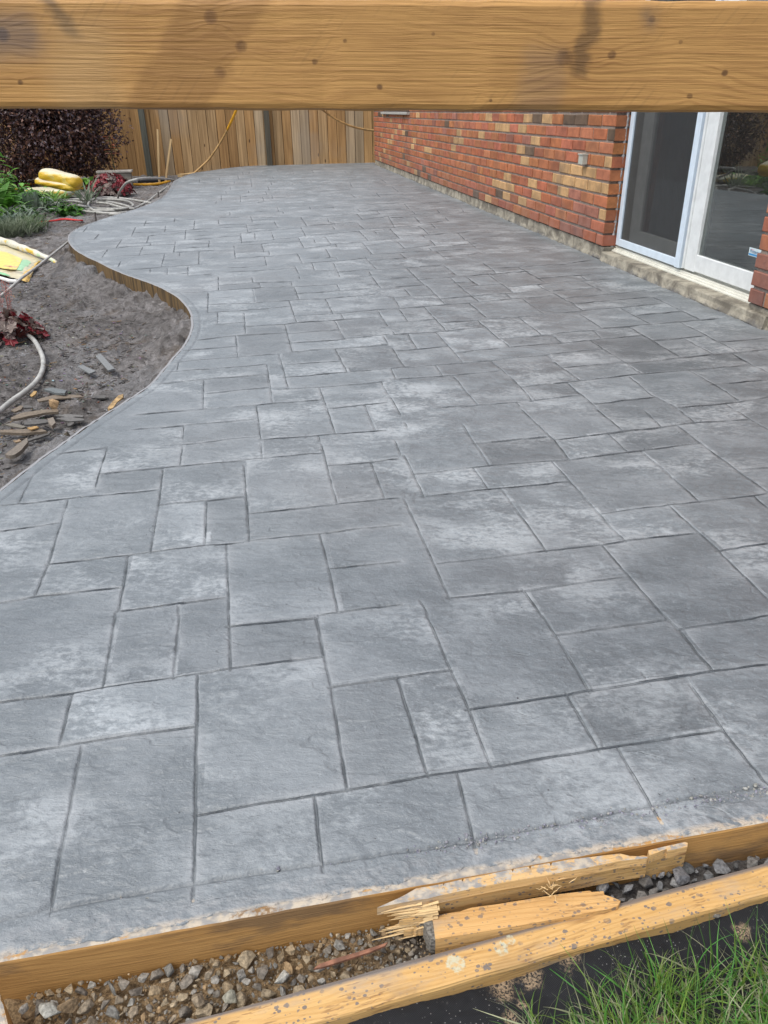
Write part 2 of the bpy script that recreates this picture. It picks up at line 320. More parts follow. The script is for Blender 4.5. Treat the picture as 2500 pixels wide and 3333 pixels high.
JOINTS = """193,1476 345,1460;593,1447 652,1441;323,1545 521,1526 786,1499;0,1647 227,1625 516,1596;521,1645 791,1616;0,1729 193,1703;157,1834 415,1809 492,1798 670,1776 786,1765;0,1962 116,1944 388,1914;388,1991 735,1945;350,1456 345,1472 323,1542 311,1590;593,1455 586,1516;108,1545 60,1639;530,1533 518,1641 492,1798;222,1631 157,1834 116,1940;673,1631 668,1771;419,1810 388,1986;738,1774 746,1987;581,1976 580,1992;584,1178 598,1177;545,1213 587,1209;519,1251 595,1243;443,1348 600,1336;434,1399 599,1384;581,1177 576,1210;598,1387 594,1429;714,929 819,921 950,916;712,946 849,936 950,930;699,970 760,965;600,953 712,947;678,992 828,986;828,986 938,977 973,974 1060,971 1220,958;676,1017 942,998;965,956 1205,940;957,933 1094,926;963,1027 1108,1020 1224,1008 1270,1005;965,1050 1115,1039 1239,1030;710,1055 794,1049;798,1062 925,1056 965,1050;642,1107 769,1092 927,1081;938,1084 1104,1072;944,1117 1121,1105;950,1145 1262,1120;1119,1103 1269,1090;604,1141 769,1128;600,1176 773,1162 906,1151;923,1187 1108,1174;933,1227 1127,1212 1260,1200;912,1267 1047,1259 1241,1243 1256,1241;600,1241 870,1217;600,1207 864,1185;668,1280 874,1261;600,1335 836,1318 1049,1299;1064,1330 1265,1310;600,1382 832,1362;849,1432 1092,1411 1256,1399;657,1439 841,1421;710,900 711,944;819,902 824,921;843,921 849,936;948,916 950,930;973,900 976,908;677,951 676,1017;822,942 830,984;957,933 973,974;1096,926 1106,945;1212,902 1239,937;1058,972 1083,1019;940,977 965,1050;1108,1020 1119,1039;1227,1009 1263,1061;708,1017 708,1055;794,1018 799,1086;927,1056 950,1145;1089,1043 1121,1105;1248,1096 1262,1119;767,1092 773,1162;908,1151 938,1263;1092,1136 1130,1212;868,1185 887,1309;663,1238 661,1330;1039,1259 1064,1328 1092,1411;1241,1242 1263,1283;1186,1318 1222,1398;834,1318 849,1432;1037,1417 1040,1434;1271,875 1441,863;1284,905 1343,901;1282,933 1381,926;1360,910 1495,900 1588,892 1719,882;1599,874 1685,869 1800,861;1476,920 1516,917;1495,934 1554,929 1622,924;1654,934 1749,928 1794,924;1753,905 1797,902;1668,953 1774,945 1788,944;1432,972 1533,965 1643,956 1668,953;1276,968 1411,961;1271,1005 1377,998 1445,991 1550,984 1668,973 1792,963;1284,1046 1327,1045 1417,1039;1432,1052 1550,1043 1685,1031 1770,1022 1785,1021;1279,1090 1451,1077 1573,1066;1291,1141 1455,1128;1626,1102 1765,1091 1791,1089;1662,1130 1798,1118;1481,1147 1622,1136;1645,1166 1787,1153;1272,1200 1312,1196 1495,1181 1626,1169;1276,1236 1291,1235 1441,1223 1626,1207;1692,1258 1793,1249;1732,1303 1792,1297;1438,1329 1557,1319 1694,1307;1322,873 1365,913 1381,928;1441,863 1487,896;1571,854 1614,888;1685,869 1753,905 1774,920;1466,905 1533,964 1559,981;1514,900 1557,929;1588,893 1670,951;1751,930 1790,950;1643,956 1668,972;1314,939 1337,964;1386,928 1449,991;1280,968 1301,1000;1278,1079 1286,1091;1297,1004 1327,1044;1379,998 1453,1077;1527,987 1584,1034;1698,972 1770,1021;1552,1043 1658,1130;1685,1031 1763,1091;1275,1132 1318,1196;1327,1089 1360,1137;1417,1081 1506,1177;1272,1200 1289,1235;1417,1188 1441,1223;1597,1173 1694,1257 1732,1303;1782,1157 1794,1166;1476,1226 1557,1319;1272,1295 1280,1308 1303,1349;1681,1310 1692,1321;1800,865 1935,846;1800,901 1918,893;1800,922 1893,915 2019,903;1800,947 1931,937;1834,969 1981,958 2108,945;1876,988 2108,967;1800,1018 2011,1001 2154,988;2074,1025 2218,1012;1960,1067 2045,1061 2209,1047 2340,1037;1800,1087 1939,1073;1800,1119 1918,1107 2087,1090;2125,1108 2289,1094;2340,1113 2500,1100;1800,1151 1960,1137;2319,1153 2408,1147 2500,1136;2036,1182 2218,1164 2319,1153;1834,1196 2019,1180;1800,1250 1889,1240 2087,1218 2243,1205 2429,1187;2323,1253 2500,1235;1800,1296 1886,1287;1931,1315 2133,1295;2197,1328 2361,1313 2500,1294;1889,896 1910,912;1895,917 1981,958;1800,955 1865,988 1897,1009;2125,967 2222,1012 2277,1039;1884,1020 1960,1067;2017,1002 2119,1054;1927,1073 1958,1100;2211,1048 2306,1096 2399,1145;2045,1062 2218,1164;1800,1094 1830,1115;1918,1107 2038,1182 2087,1218;2226,1102 2323,1153;2382,1149 2500,1216;1800,1176 1889,1240;1846,1248 1927,1315 1941,1327;2047,1227 2121,1288 2201,1328;2243,1208 2323,1252 2403,1303;2359,1313 2385,1328;1806,1431 2023,1406 2262,1374 2436,1363;1857,1495 2045,1471 2276,1442;2417,1527 2500,1522;1347,1542 1593,1516 1850,1495;1542,1444 1777,1421;1376,1614 1589,1591 1850,1567;1955,1674 2269,1634 2446,1616 2500,1606;1423,1833 1777,1793 1958,1775 2038,1763 2258,1737;2338,1795 2500,1773;1463,1945 1705,1923 2041,1876;1506,1384 1593,1516;1697,1332 1803,1431 1853,1495;1942,1333 2031,1406;1984,1415 2045,1471;2099,1338 2153,1388;2210,1333 2262,1374;2399,1336 2436,1359 2500,1399;2208,1387 2370,1511 2500,1605;2088,1468 2276,1634;2454,1616 2500,1656;1542,1524 1589,1591;1795,1500 1951,1674 2034,1763;1636,1594 1777,1793;1958,1775 2157,2000;2182,1652 2342,1797 2500,1952;1317,1376 1325,1390;1316,1485 1347,1542 1380,1614;1318,1627 1405,1815 1463,1945;1705,1923 1763,2000;1372,1959 1394,2000;798,1496 854,1490 1050,1474;800,1760 815,1758 1042,1736 1300,1707;815,1670 1089,1642 1252,1624 1298,1620;1068,1516 1296,1495;1044,2000 1100,1993 1303,1968;1073,1852 1301,1828;850,1445 853,1490;1046,1446 1097,1639;794,1516 812,1758;1209,1508 1252,1621;1287,1440 1304,1481;1042,1740 1071,1852 1100,1989;0,2285 226,2255 339,2235 565,2203 754,2177 1047,2138;0,2462 188,2431 354,2403 633,2364;644,2654 851,2618 1025,2590 1115,2576 1235,2555;746,2036 1029,2008;1078,2237 1236,2215;377,2000 335,2235;584,2000 565,2203;746,2000 751,2179;1029,2008 1055,2139 1078,2237 1130,2569;234,2260 196,2414;644,2197 640,2369 637,2654 630,2921;265,2436 177,2900 159,3006;1023,2595 1051,2829;1250,2554 1393,2526 1600,2497 1943,2439 2350,2377;1250,2212 1465,2182;1525,2309 1845,2260 1913,2245 2320,2185 2500,2162;1808,2064 2166,2017;2211,2047 2500,2006;1389,2000 1469,2185 1525,2305 1600,2497;1295,2215 1333,2332 1393,2526;1766,2000 1808,2064 1917,2245;2158,2000 2211,2049 2320,2185;1845,2260 1947,2439;2252,2234 2365,2392 2500,2558;1487,2516 1551,2769;2015,2441 2150,2671;450,728 567,721;437,756 525,755;540,754 601,749;431,768 482,767 598,756;287,779 323,778;323,788 395,783;431,793 477,790 491,790;265,792 289,790;383,807 489,798 565,795;303,822 348,817;350,812 381,808;339,837 453,831 536,825;601,781 690,775;627,768 690,764;607,757 688,751;601,749 634,746 690,742;567,821 648,818 695,815;603,807 679,803;583,797 679,792;529,846 591,844;525,868 645,861 690,857;650,850 699,847;544,893 612,889;417,878 525,869;612,898 689,892;536,920 585,916;675,898 691,895;478,718 630,715;285,737 269,756;477,715 468,736;569,710 567,723;634,718 630,746;441,739 428,768;538,734 536,754;605,748 601,781;484,767 477,791;491,790 488,799;323,761 305,781;399,774 377,808;571,786 565,821;681,783 679,804;350,812 332,837;464,803 453,830;535,826 525,869;585,822 584,833;648,818 646,860;393,850 383,869;545,871 543,893;612,866 611,898;489,875 488,889;682,566 725,564;729,570 812,567;823,567 845,566;845,557 903,555;903,559 953,558;653,588 713,587;653,594 762,589;773,583 816,581;700,605 747,604;792,609 821,608;877,592 939,594;701,622 747,618;782,641 867,632;870,619 950,615;782,647 852,643;854,645 1000,638;820,659 867,656;711,674 754,676;704,686 791,679;703,697 747,697;830,688 917,688;704,702 747,703;818,708 979,707;711,708 783,706;820,717 912,712;715,732 801,728;710,735 725,733;809,733 892,728;803,755 979,741;807,746 903,741;707,742 798,737;706,772 780,766;765,840 975,826;769,824 874,819;785,788 888,780;783,759 830,755;888,779 979,770;785,797 848,793 979,786;742,885 867,878 961,872;742,871 863,865;742,853 859,849;789,560 791,569;812,558 810,567;903,553 906,560;953,558 957,567;650,583 649,594;714,578 714,587;774,571 776,583;886,574 890,581;763,592 762,598;816,583 820,609;881,592 885,603;950,598 952,601;749,607 750,618;872,607 876,618;735,623 736,630;809,619 810,628;865,623 868,634;720,636 720,652;782,636 783,657;854,641 859,654;885,636 888,647;704,654 702,663;843,656 841,661;748,690 749,701;903,676 906,688;919,688 923,694;711,715 712,730;816,704 821,724;892,721 905,741;979,706 999,737;801,730 807,755;979,739 995,770;829,759 830,780;883,755 892,780;782,759 787,791;971,773 990,808;850,793 859,820;874,818 877,829;761,800 765,840;966,824 984,856;861,835 867,865;959,865 972,892;1002,555 1019,555;1131,567 1185,566;1008,587 1077,586;1008,625 1145,616;1011,638 1106,632;1008,679 1091,673 1153,672;1012,705 1163,697;1167,687 1323,679;1181,715 1268,703;1265,708 1348,706;1015,732 1163,723;1069,721 1087,727;1010,734 1087,728;1178,746 1279,739 1355,733;1341,697 1507,690;1373,726 1449,719;1011,766 1171,751;1218,751 1275,744;1297,768 1384,763;1196,782 1297,776;1077,795 1174,788;1005,807 1095,796;1002,855 1095,849;1013,841 1087,838;1185,798 1250,797;1210,827 1398,815;1312,808 1406,798;1106,849 1196,840;1200,847 1333,838;1098,885 1200,878;1203,880 1263,877;1026,882 1095,878;1143,899 1203,896;1007,701 1058,703;1406,806 1550,791;1420,817 1514,809;1445,835 1550,826;1456,845 1550,838;1377,766 1489,757 1550,751;1435,780 1492,777;1514,782 1550,779;1395,761 1449,757;1153,585 1239,582;1160,610 1275,607;1174,636 1312,630;1203,665 1315,659;1257,571 1312,569;1348,639 1420,636;1330,618 1366,616;1366,661 1464,657;1015,553 1021,563;1120,556 1133,567;1008,585 1013,592;1077,585 1078,589;1138,592 1147,610;1142,632 1162,645;1006,672 1011,681;1084,672 1087,679;1163,681 1172,688;1225,686 1236,697;1066,710 1069,721;1084,721 1091,730;1160,695 1181,715;1315,663 1330,679;1339,686 1351,697;1424,685 1431,694;1503,679 1509,690;1263,703 1285,741;1357,717 1371,728;1348,706 1366,721;1449,708 1460,719;1163,726 1185,746;1268,744 1301,777;1218,751 1228,762;1362,735 1395,761;1402,726 1417,742;1082,735 1089,746;1167,751 1198,782;1375,764 1386,775;1058,770 1077,795;1091,795 1098,804;1022,780 1026,791;1178,789 1212,827;1294,788 1317,808;1398,780 1418,800;1395,806 1406,815;1489,757 1514,782;1518,782 1550,806;1060,809 1075,838;1093,838 1098,847;1189,838 1225,876;1301,824 1324,844;1420,817 1453,845;1015,856 1024,882;1084,855 1106,900;1200,883 1209,895;1239,582 1257,596;1275,607 1297,625;1225,628 1239,643"""
joints = [[G(*map(float, p.split(',')))[:2] for p in s.split()] for s in JOINTS.split(';')]

def polar_rows(r0, r1, k, mx):
    out = [r0]
    while out[-1] < r1: r = out[-1]; out.append(r+min(mx, k*(r*r+EYE*EYE)/(EYE*767)))
    return np.array(out)
def polar_grid(az, rr):
    A, R = np.meshgrid(az, rr); X = (R*np.sin(A)).ravel(); Y = (R*np.cos(A)).ravel(); na, nr = len(az), len(rr)
    i = np.arange(nr-1)[:, None]*na+np.arange(na-1)[None, :]
    Fc = np.stack([i, i+1, i+1+na, i+na], -1).reshape(-1, 4); return X, Y, Fc[:, ::-1].copy()
def compact(X, Y, Fc, extra):
    used = np.unique(Fc); mp = np.full(len(X), -1); mp[used] = np.arange(len(used)); return X[used], Y[used], mp[Fc], [e[used] for e in extra]

# ------------------------------------------------------------------ stamped concrete slab
def slab_material():
    t = NT('stamped_concrete'); P = t.map((1, 1, 1), (0, 0, JA))
    groove = t.attr('groove', 'Fac'); tint = t.attr('tint', 'Fac'); edgea = t.attr('edge', 'Fac')
    a = t.noise(P, 1.6, 4, .55); cv = t.new('ShaderNodeCombineXYZ'); t.L(t.math('MULTIPLY', tint, 6.0), cv.inputs[2]); t.L(t.math('MULTIPLY', tint, 3.0), cv.inputs[0])
    def tm(*sc_): va = t.new('ShaderNodeVectorMath', operation='ADD'); t.L(t.map(sc_, (0, 0, JA)), va.inputs[0]); t.L(cv.outputs[0], va.inputs[1]); return va.outputs[0]
    b = t.noise(tm(7, 11, 9), 1.0, 5, .62, .35); c = t.noise(t.map((60, 85, 60), (0, 0, JA)), 1.0, 4, .7)
    base = t.mix(t.rng(a, .3, .7), (.120, .138, .153), (.154, .173, .190))
    base = t.mix(t.rng(b, .35, .65), base, t.mix(1.0, base, (1.16, 1.15, 1.15), 'MULTIPLY'))
    # pale release powder left in flakes
    gate = t.rng(t.noise(tm(2.6, 3.8, 3), 1.0, 3, .5), .42, .66)
    fl = t.rng(t.math('ADD', t.math('MULTIPLY', b, .62), t.math('MULTIPLY', c, .58)), .52, .72)
    base = t.mix(t.math('MULTIPLY', fl, t.math('MULTIPLY_ADD', gate, .75, .13)), base, (.345, .375, .40))
    sp = t.rng(t.noise(P, 210, 3, .7), .57, .70, 0, .5); base = t.mix(sp, base, (.28, .305, .33))
    sp2 = t.rng(t.noise(t.map((1, 1, 1), (0, 0, 0), (5, 5, 0)), 190, 2, .7), .66, .74, 0, .55); base = t.mix(sp2, base, (.075, .078, .085))
    w = t.rng(t.noise(P, .9, 2), .5, .72, 0, .35); base = t.mix(w, base, (.165, .160, .163))
    tt = t.math('MULTIPLY_ADD', tint, .17, 1.0); tcx = t.new('ShaderNodeCombineXYZ'); [t.L(tt, tcx.inputs[i]) for i in range(3)]
    base = t.mix(1.0, base, tcx.outputs[0], 'MULTIPLY')
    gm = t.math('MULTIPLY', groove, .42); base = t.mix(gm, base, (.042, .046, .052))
    halo = t.math('MULTIPLY', t.math('MULTIPLY', t.math('SUBTRACT', edgea, groove), t.rng(b, .35, .6)), .38); base = t.mix(halo, base, (.31, .325, .345))  # halo puts pale highlights along the joint edges into the base colour
    smear = t.attr('smear', 'Fac'); lip = t.attr('lip', 'Fac'); base = t.mix(t.math('MULTIPLY', smear, t.rng(c, .36, .7, 0, .55)), base, (.25, .258, .27)); base = t.mix(t.math('MULTIPLY', lip, t.rng(t.math('ADD', c, t.math('MULTIPLY', t.noise(P, 16, 3), .6)), .70, .86)), base, (.42, .36, .29)); base = t.mix(t.math('MULTIPLY', smear, t.rng(t.noise(P, 45, 5, .7), .62, .72, 0, .4)), base, (.12, .12, .125))
    r1 = t.noise(t.map((9, 17, 12), (0, 0, JA+.12)), 1.0, 6, .62, .9, 'RIDGED_MULTIFRACTAL'); r2 = t.noise(t.map((30, 60, 40), (0, 0, JA-.1)), 1.0, 5, .65, .4)
    n1 = t.bump(r1, .55, .008); n2 = t.bump(r2, .7, .006, n1); vn = t.math('ABSOLUTE', t.math('SUBTRACT', t.noise(t.map((3.2, 11, 6), (0, 0, JA+.2), (1, 7, 2)), 1.0, 2, .45, .3), .5)); vg = t.rng(t.noise(P, 6.5, 3), .55, .62)
    vv = t.math('MULTIPLY', t.rng(vn, .0, .008, 1, 0), vg); n2 = t.bump(t.math('MULTIPLY', vv, -1), .45, .0025, n2)
    n3 = t.bump(c, .7, .0035, n2)
    return t.fin(base, t.rng(b, .3, .7, .40, .56), n3, .6)
def relief(X, Y):
    u = X*U[0]+Y*U[1]; v = X*V[0]+Y*V[1]; rel = fbm(u*5, v*8, 41, 4)*.0026+fbm(u*20, v*46, 43, 4)*.0013; stepn = fbm(u*4+3, v*9, 47, 5); st2 = fbm(u*7+9, v*17, 49, 5)
    return rel+.0014*np.clip((stepn-.10)*30, 0, 1)+.0011*np.clip((st2-.15)*30, 0, 1)
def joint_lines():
    t = NT('joint_shade_pigment'); nz = t.noise(t.tc.outputs['Object'], 30, 4, .6); mat = t.fin(t.mix(1.0, t.attr('col'), t.mix(t.rng(nz, .35, .65), (.7, .7, .7), (1.3, 1.3, 1.3)), 'MULTIPLY'), .9, None, .2)  # dark joint ribbons: groove shade put into the colour, with release pigment
    rg = np.random.default_rng(61); m = MB()
    for J in joints:
        P = [J[0]]
        for a, b in zip(J, J[1:]):
            L = np.linalg.norm(b-a); R0 = np.linalg.norm(a); k = max(1, int(L/(.008+.004*R0)))
            for i in range(1, k+1): P.append(a+(b-a)*i/k)
        P = np.array(P); n = len(P)
        if n < 2: continue
        T = np.gradient(P, axis=0); T /= np.linalg.norm(T, axis=1)[:, None]+1e-9; N = np.stack([-T[:, 1], T[:, 0]], 1); R_ = np.hypot(P[:, 0], P[:, 1]); cross = abs(T@U[:2]) > .7
        seed = rg.uniform(0, 99); s_ = np.cumsum(np.r_[0, np.linalg.norm(np.diff(P, axis=0), axis=1)])
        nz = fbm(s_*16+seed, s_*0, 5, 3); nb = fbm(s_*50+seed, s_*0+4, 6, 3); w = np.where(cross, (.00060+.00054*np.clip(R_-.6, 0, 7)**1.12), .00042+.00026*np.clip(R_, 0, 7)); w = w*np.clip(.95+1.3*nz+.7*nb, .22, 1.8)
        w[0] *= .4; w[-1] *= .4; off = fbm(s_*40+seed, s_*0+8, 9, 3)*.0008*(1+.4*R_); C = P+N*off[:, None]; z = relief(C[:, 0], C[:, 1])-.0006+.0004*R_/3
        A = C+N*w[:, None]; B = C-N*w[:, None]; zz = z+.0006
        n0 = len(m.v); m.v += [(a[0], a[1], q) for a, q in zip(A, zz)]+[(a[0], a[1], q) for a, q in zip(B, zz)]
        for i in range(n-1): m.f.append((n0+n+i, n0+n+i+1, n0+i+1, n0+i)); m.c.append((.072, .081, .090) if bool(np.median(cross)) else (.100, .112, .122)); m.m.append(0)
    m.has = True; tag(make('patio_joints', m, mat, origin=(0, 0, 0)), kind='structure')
def build_slab():
    az = np.radians(np.concatenate([np.arange(-80, -35, 1.2), np.arange(-34.2, 34.2, .088), np.arange(35, 82, 1.2)]))
    X, Y, Fc = polar_grid(az, polar_rows(.50, 14.7, .70, .0060))
    ins = inpoly(X, Y, poly)
    keep = ins[Fc].any(1); Fc = Fc[keep]; X, Y, Fc, (ins,) = compact(X, Y, Fc, [ins])
    # pull the ragged rim onto the outline
    o = np.where(~ins)[0]; bd = np.full(len(o), 1e9); bx = X[o].copy(); by = Y[o].copy()
    oo = np.argsort(X[o]); xo = X[o][oo]
    for i in range(len(poly)):
        p_, q_ = poly[i], poly[(i+1) % len(poly)]; a0, a1 = np.searchsorted(xo, [min(p_[0], q_[0])-.15, max(p_[0], q_[0])+.15]); ii = oo[a0:a1]
        if not len(ii): continue
        d, qx, qy = segdist(X[o[ii]], Y[o[ii]], p_, q_); m = d < bd[ii]; jj = ii[m]; bd[jj] = d[m]; bx[jj] = qx[m]; by[jj] = qy[m]
    X[o] = bx; Y[o] = by
    R = np.hypot(X, Y); n = len(X)
    wob = fbm(X*30, Y*30, 5, 3)*.0013; wob2 = fbm(X*30+9, Y*30, 8, 3)*.0013
    Xw, Yw = X+wob, Y+wob2
    gr = np.zeros(n); gc = np.zeros(n); ha = np.zeros(n); order = np.argsort(Y); Ys = Y[order]
    nz = .5+.5*fbm(X*9, Y*9, 31, 3)*1.6
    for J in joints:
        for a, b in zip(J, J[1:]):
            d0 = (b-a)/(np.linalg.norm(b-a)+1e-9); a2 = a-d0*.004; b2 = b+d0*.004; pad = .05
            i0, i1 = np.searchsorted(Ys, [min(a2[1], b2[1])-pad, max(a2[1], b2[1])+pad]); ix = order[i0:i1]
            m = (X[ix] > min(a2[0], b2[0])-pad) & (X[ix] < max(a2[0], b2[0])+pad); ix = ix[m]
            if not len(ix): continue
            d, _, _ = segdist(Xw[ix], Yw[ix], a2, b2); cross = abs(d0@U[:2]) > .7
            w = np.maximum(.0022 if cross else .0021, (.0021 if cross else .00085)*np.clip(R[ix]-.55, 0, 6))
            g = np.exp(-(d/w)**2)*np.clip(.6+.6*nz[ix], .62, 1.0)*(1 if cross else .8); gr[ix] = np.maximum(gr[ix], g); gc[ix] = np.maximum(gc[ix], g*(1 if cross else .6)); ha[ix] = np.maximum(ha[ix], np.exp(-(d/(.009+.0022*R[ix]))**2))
    # tooled edge grooves
    E = EDGE; Et = []
    for i in range(0, len(E)-1):
        dd = E[i+1]-E[i]; nn = np.array([-dd[1], dd[0]]); nn /= np.linalg.norm(nn); Et.append(E[i]+nn*.030)
    fl = [fa+FD*t+FNr*(.052+.0035*math.sin(t*9)) for t in np.linspace(-1.6, 2.9, 60)]
    for L_, wd in ((Et, .0035), (fl, .0032)):
        for a, b in zip(L_, L_[1:]):
            pad = .03; i0, i1 = np.searchsorted(Ys, [min(a[1], b[1])-pad, max(a[1], b[1])+pad]); ix = order[i0:i1]
            m = (X[ix] > min(a[0], b[0])-pad) & (X[ix] < max(a[0], b[0])+pad); ix = ix[m]
            if len(ix): d, _, _ = segdist(Xw[ix], Yw[ix], a, b); gr[ix] = np.maximum(gr[ix], np.exp(-(d/np.maximum(wd, .0009*R[ix]))**2)*.8); gc[ix] = np.maximum(gc[ix], gr[ix]*.7)
    # a shade of its own for every stamped stone
    u = X*U[0]+Y*U[1]; v = X*V[0]+Y*V[1]; cs = .012; u0, v0 = -5.2, .2; nu, nv = int(9.5/cs), int(15.5/cs); wallm = np.zeros((nv, nu), bool)
    for J in joints:
        for a, b in zip(J, J[1:]):
            d0 = (b-a)/(np.linalg.norm(b-a)+1e-9); a2 = a-d0*.03; b2 = b+d0*.03; k = int(np.linalg.norm(b2-a2)/cs*2.5)+2
            for q in np.linspace(0, 1, k):
                p = a2+(b2-a2)*q; ii = int((p@V[:2]-v0)/cs); jj = int((p@U[:2]-u0)/cs)
                if 0 <= ii < nv and 0 <= jj < nu: wallm[ii, jj] = True
    lab = np.zeros((nv, nu), np.int32); W_ = wallm.tolist(); Lb = lab.tolist(); cur = 0
    for si in range(0, nv, 5):
        for sj in range(0, nu, 5):
            if W_[si][sj] or Lb[si][sj]: continue
            cur += 1; st = [(si, sj)]; Lb[si][sj] = cur
            while st:
                i, j = st.pop()
                for a, b in ((i+1, j), (i-1, j), (i, j+1), (i, j-1)):
                    if 0 <= a < nv and 0 <= b < nu and not W_[a][b] and not Lb[a][b]: Lb[a][b] = cur; st.append((a, b))
    lab = np.array(Lb)
    for _ in range(6):
        for ax, sh in ((0, 1), (0, -1), (1, 1), (1, -1)): r_ = np.roll(lab, sh, ax); lab = np.where(lab == 0, r_, lab)
    tv = np.random.default_rng(3).normal(0, .55, cur+1); tv[0] = 0; cnt = np.bincount(lab.ravel(), minlength=cur+1); tv[cnt > 9000] = 0; tv = np.clip(tv, -1.2, 1.2)
    ii = np.clip(((v-v0)/cs).astype(int), 0, nv-1); jj = np.clip(((u-u0)/cs).astype(int), 0, nu-1); tint = tv[lab[ii, jj]]
    rel = relief(X, Y)+tint*.0008
    sm = np.clip((.037-((X-fa[0])*FNr[0]+(Y-fa[1])*FNr[1]))/.004, 0, 1); rel = rel*(1-sm)+sm*(.0014+.0011*fbm(X*110, Y*110, 53, 4))
    Z = rel-gr*.0042
    Z[o] = np.minimum(Z[o], 0)-.0006-.002*sm[o]
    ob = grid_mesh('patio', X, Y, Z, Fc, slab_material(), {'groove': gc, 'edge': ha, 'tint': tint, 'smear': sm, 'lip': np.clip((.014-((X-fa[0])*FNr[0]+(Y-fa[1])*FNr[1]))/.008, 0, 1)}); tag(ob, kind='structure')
    return ob
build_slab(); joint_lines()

# ------------------------------------------------------------------ ground, garden soil
def soil_material(name, wet=False):
    t = NT(name); P = t.tc.outputs['Object']; a = t.noise(P, 2.2, 5, .6); b = t.noise(P, 26, 6, .65, .4); c = t.noise(P, 130, 4, .7)
    col = t.mix(t.rng(a, .3, .7), (.155, .147, .146), (.265, .256, .258)); col = t.mix(t.rng(b, .35, .7), t.mix(1.0, col, (.62, .6, .58), 'MULTIPLY'), t.mix(1.0, col, (1.35, 1.33, 1.32), 'MULTIPLY'))
    br = t.rng(t.noise(P, 4.5, 4, .6, .5), .53, .68, 0, .55); col = t.mix(br, col, (.135, .098, .066))
    dust = t.rng(t.noise(t.map((1.2, 1.2, 1), (0, 0, 0), (7, 2, 0)), 1.6, 4, .6), .48, .66, 0, .55); col = t.mix(t.math('MULTIPLY', dust, t.rng(c, .35, .6)), col, (.33, .34, .36))
    st = t.rng(t.vor(P, 38), .16, .10, 0, .8); gate = t.rng(t.noise(P, 9, 2), .5, .56); col = t.mix(t.math('MULTIPLY', st, gate), col, (.32, .31, .29))
    n1 = t.bump(b, 1.0, .030); n2 = t.bump(c, 1.0, .014, n1); return t.fin(col, .85, n2, .3)
SOIL = soil_material('garden_soil')
def build_garden():
    az = np.radians(np.concatenate([np.arange(-88, -36, 1.5), np.arange(-35, -1.5, .10)])); X, Y, Fc = polar_grid(az, polar_rows(.9, 15.5, 1.5, .016))
    inner = inpoly(X, Y, poly); keep = ~inner[Fc].all(1); Fc = Fc[keep]; X, Y, Fc, _ = compact(X, Y, Fc, [])
    r1 = fbm(X*1.3, Y*1.3, 61, 3); r2 = fbm(X*7, Y*5, 63, 4); r3 = fbm(X*40, Y*30, 65, 5, .6); cl = np.maximum(fbm(X*15, Y*11, 67, 3)-.12, 0)
    d = np.full(len(X), 9.)
    for i in range(len(EDGE)-1):
        dd, _, _ = segdist(X, Y, EDGE[i], EDGE[i+1]); d = np.minimum(d, dd)
    near = np.exp(-(d/.16)**2)
    Z = -.115+r1*.014+r2*.011+r3*.013+cl*.04+near*(.036+.10*np.maximum(fbm(X*9, Y*9, 71, 4), 0))
    ok = d > 0.004; Z = np.minimum(Z, -.03)
    ob = grid_mesh('garden_soil', X, Y, Z, Fc, SOIL); tag(ob, kind='structure')
build_garden()
g = MB(); g.add([(-70, -40, -.22), (70, -40, -.22), (70, 90, -.22), (-70, 90, -.22)], [(0, 1, 2, 3)]); tag(make('ground', g, plain('ground_earth', (.08, .07, .055), .9, .3, 3)), kind='structure')

# ------------------------------------------------------------------ forms and lumber
WOOD_F = wood('form_lumber', (.50, .285, .10), (.30, .155, .05), stain=.6, ring=.12, cement=.78, gs=1.0)
WOOD_P = wood('pale_lumber', (.66, .43, .19), (.50, .29, .10), stain=.28, cement=0.0, gs=1.2, specks=.85)
WOOD_C = wood('cement_lumber', (.66, .45, .22), (.52, .32, .13), stain=.15, cement=.55, gs=1.2, specks=.7)
WOOD_S = wood('stake_wood', (.72, .53, .28), (.60, .40, .19), gs=1.0)
def lum(name, label, a, b, w, h, mat, up=(0, 0, 1), seed=1, ch=.0035, wob=.0006, cat='board', group=None, seg=60, parent=None):
    a = np.array(a, float); b = np.array(b, float); x = (b-a)/np.linalg.norm(b-a); y = np.cross(up, x); y /= np.linalg.norm(y); z = np.cross(x, y)
    m = MB(); m.lumber(a, b, up, w, h, ch, seg, wob, seed); o = make(name, m, mat, parent=parent, frame=((a+b)/2-z*h/2, x, y, z), smooth=False)
    if not parent: tag(o, label, cat, group)
    return o
P3 = lambda p, z: np.array([p[0], p[1], z])
front_form = lum('form_board', 'long stained form board holding the near slab edge, its top smeared with cement', P3(fa-FD*.012+FNr*.019, -.0447), P3(fa+FD*2.8+FNr*.019, -.0447), .038, .089, WOOD_F, seed=3, wob=.0003, seg=160)
# side form that meets it at the left corner of the picture
sa = G(8, 3238, -.012); sb = G(52, 3420, -.012); sd_ = (sb-sa)/np.linalg.norm(sb-sa); off = np.array([sd_[1], -sd_[0], 0])*.019
if off[0] > 0: off = -off
lum('form_board', 'short brown form board running towards the viewer at the bottom left corner', sa+off+np.array([0, 0, -.0445])+sd_*(-.003), sb+off+np.array([0, 0, -.0445])+sd_*.3, .038, .089, WOOD_F, seed=5)
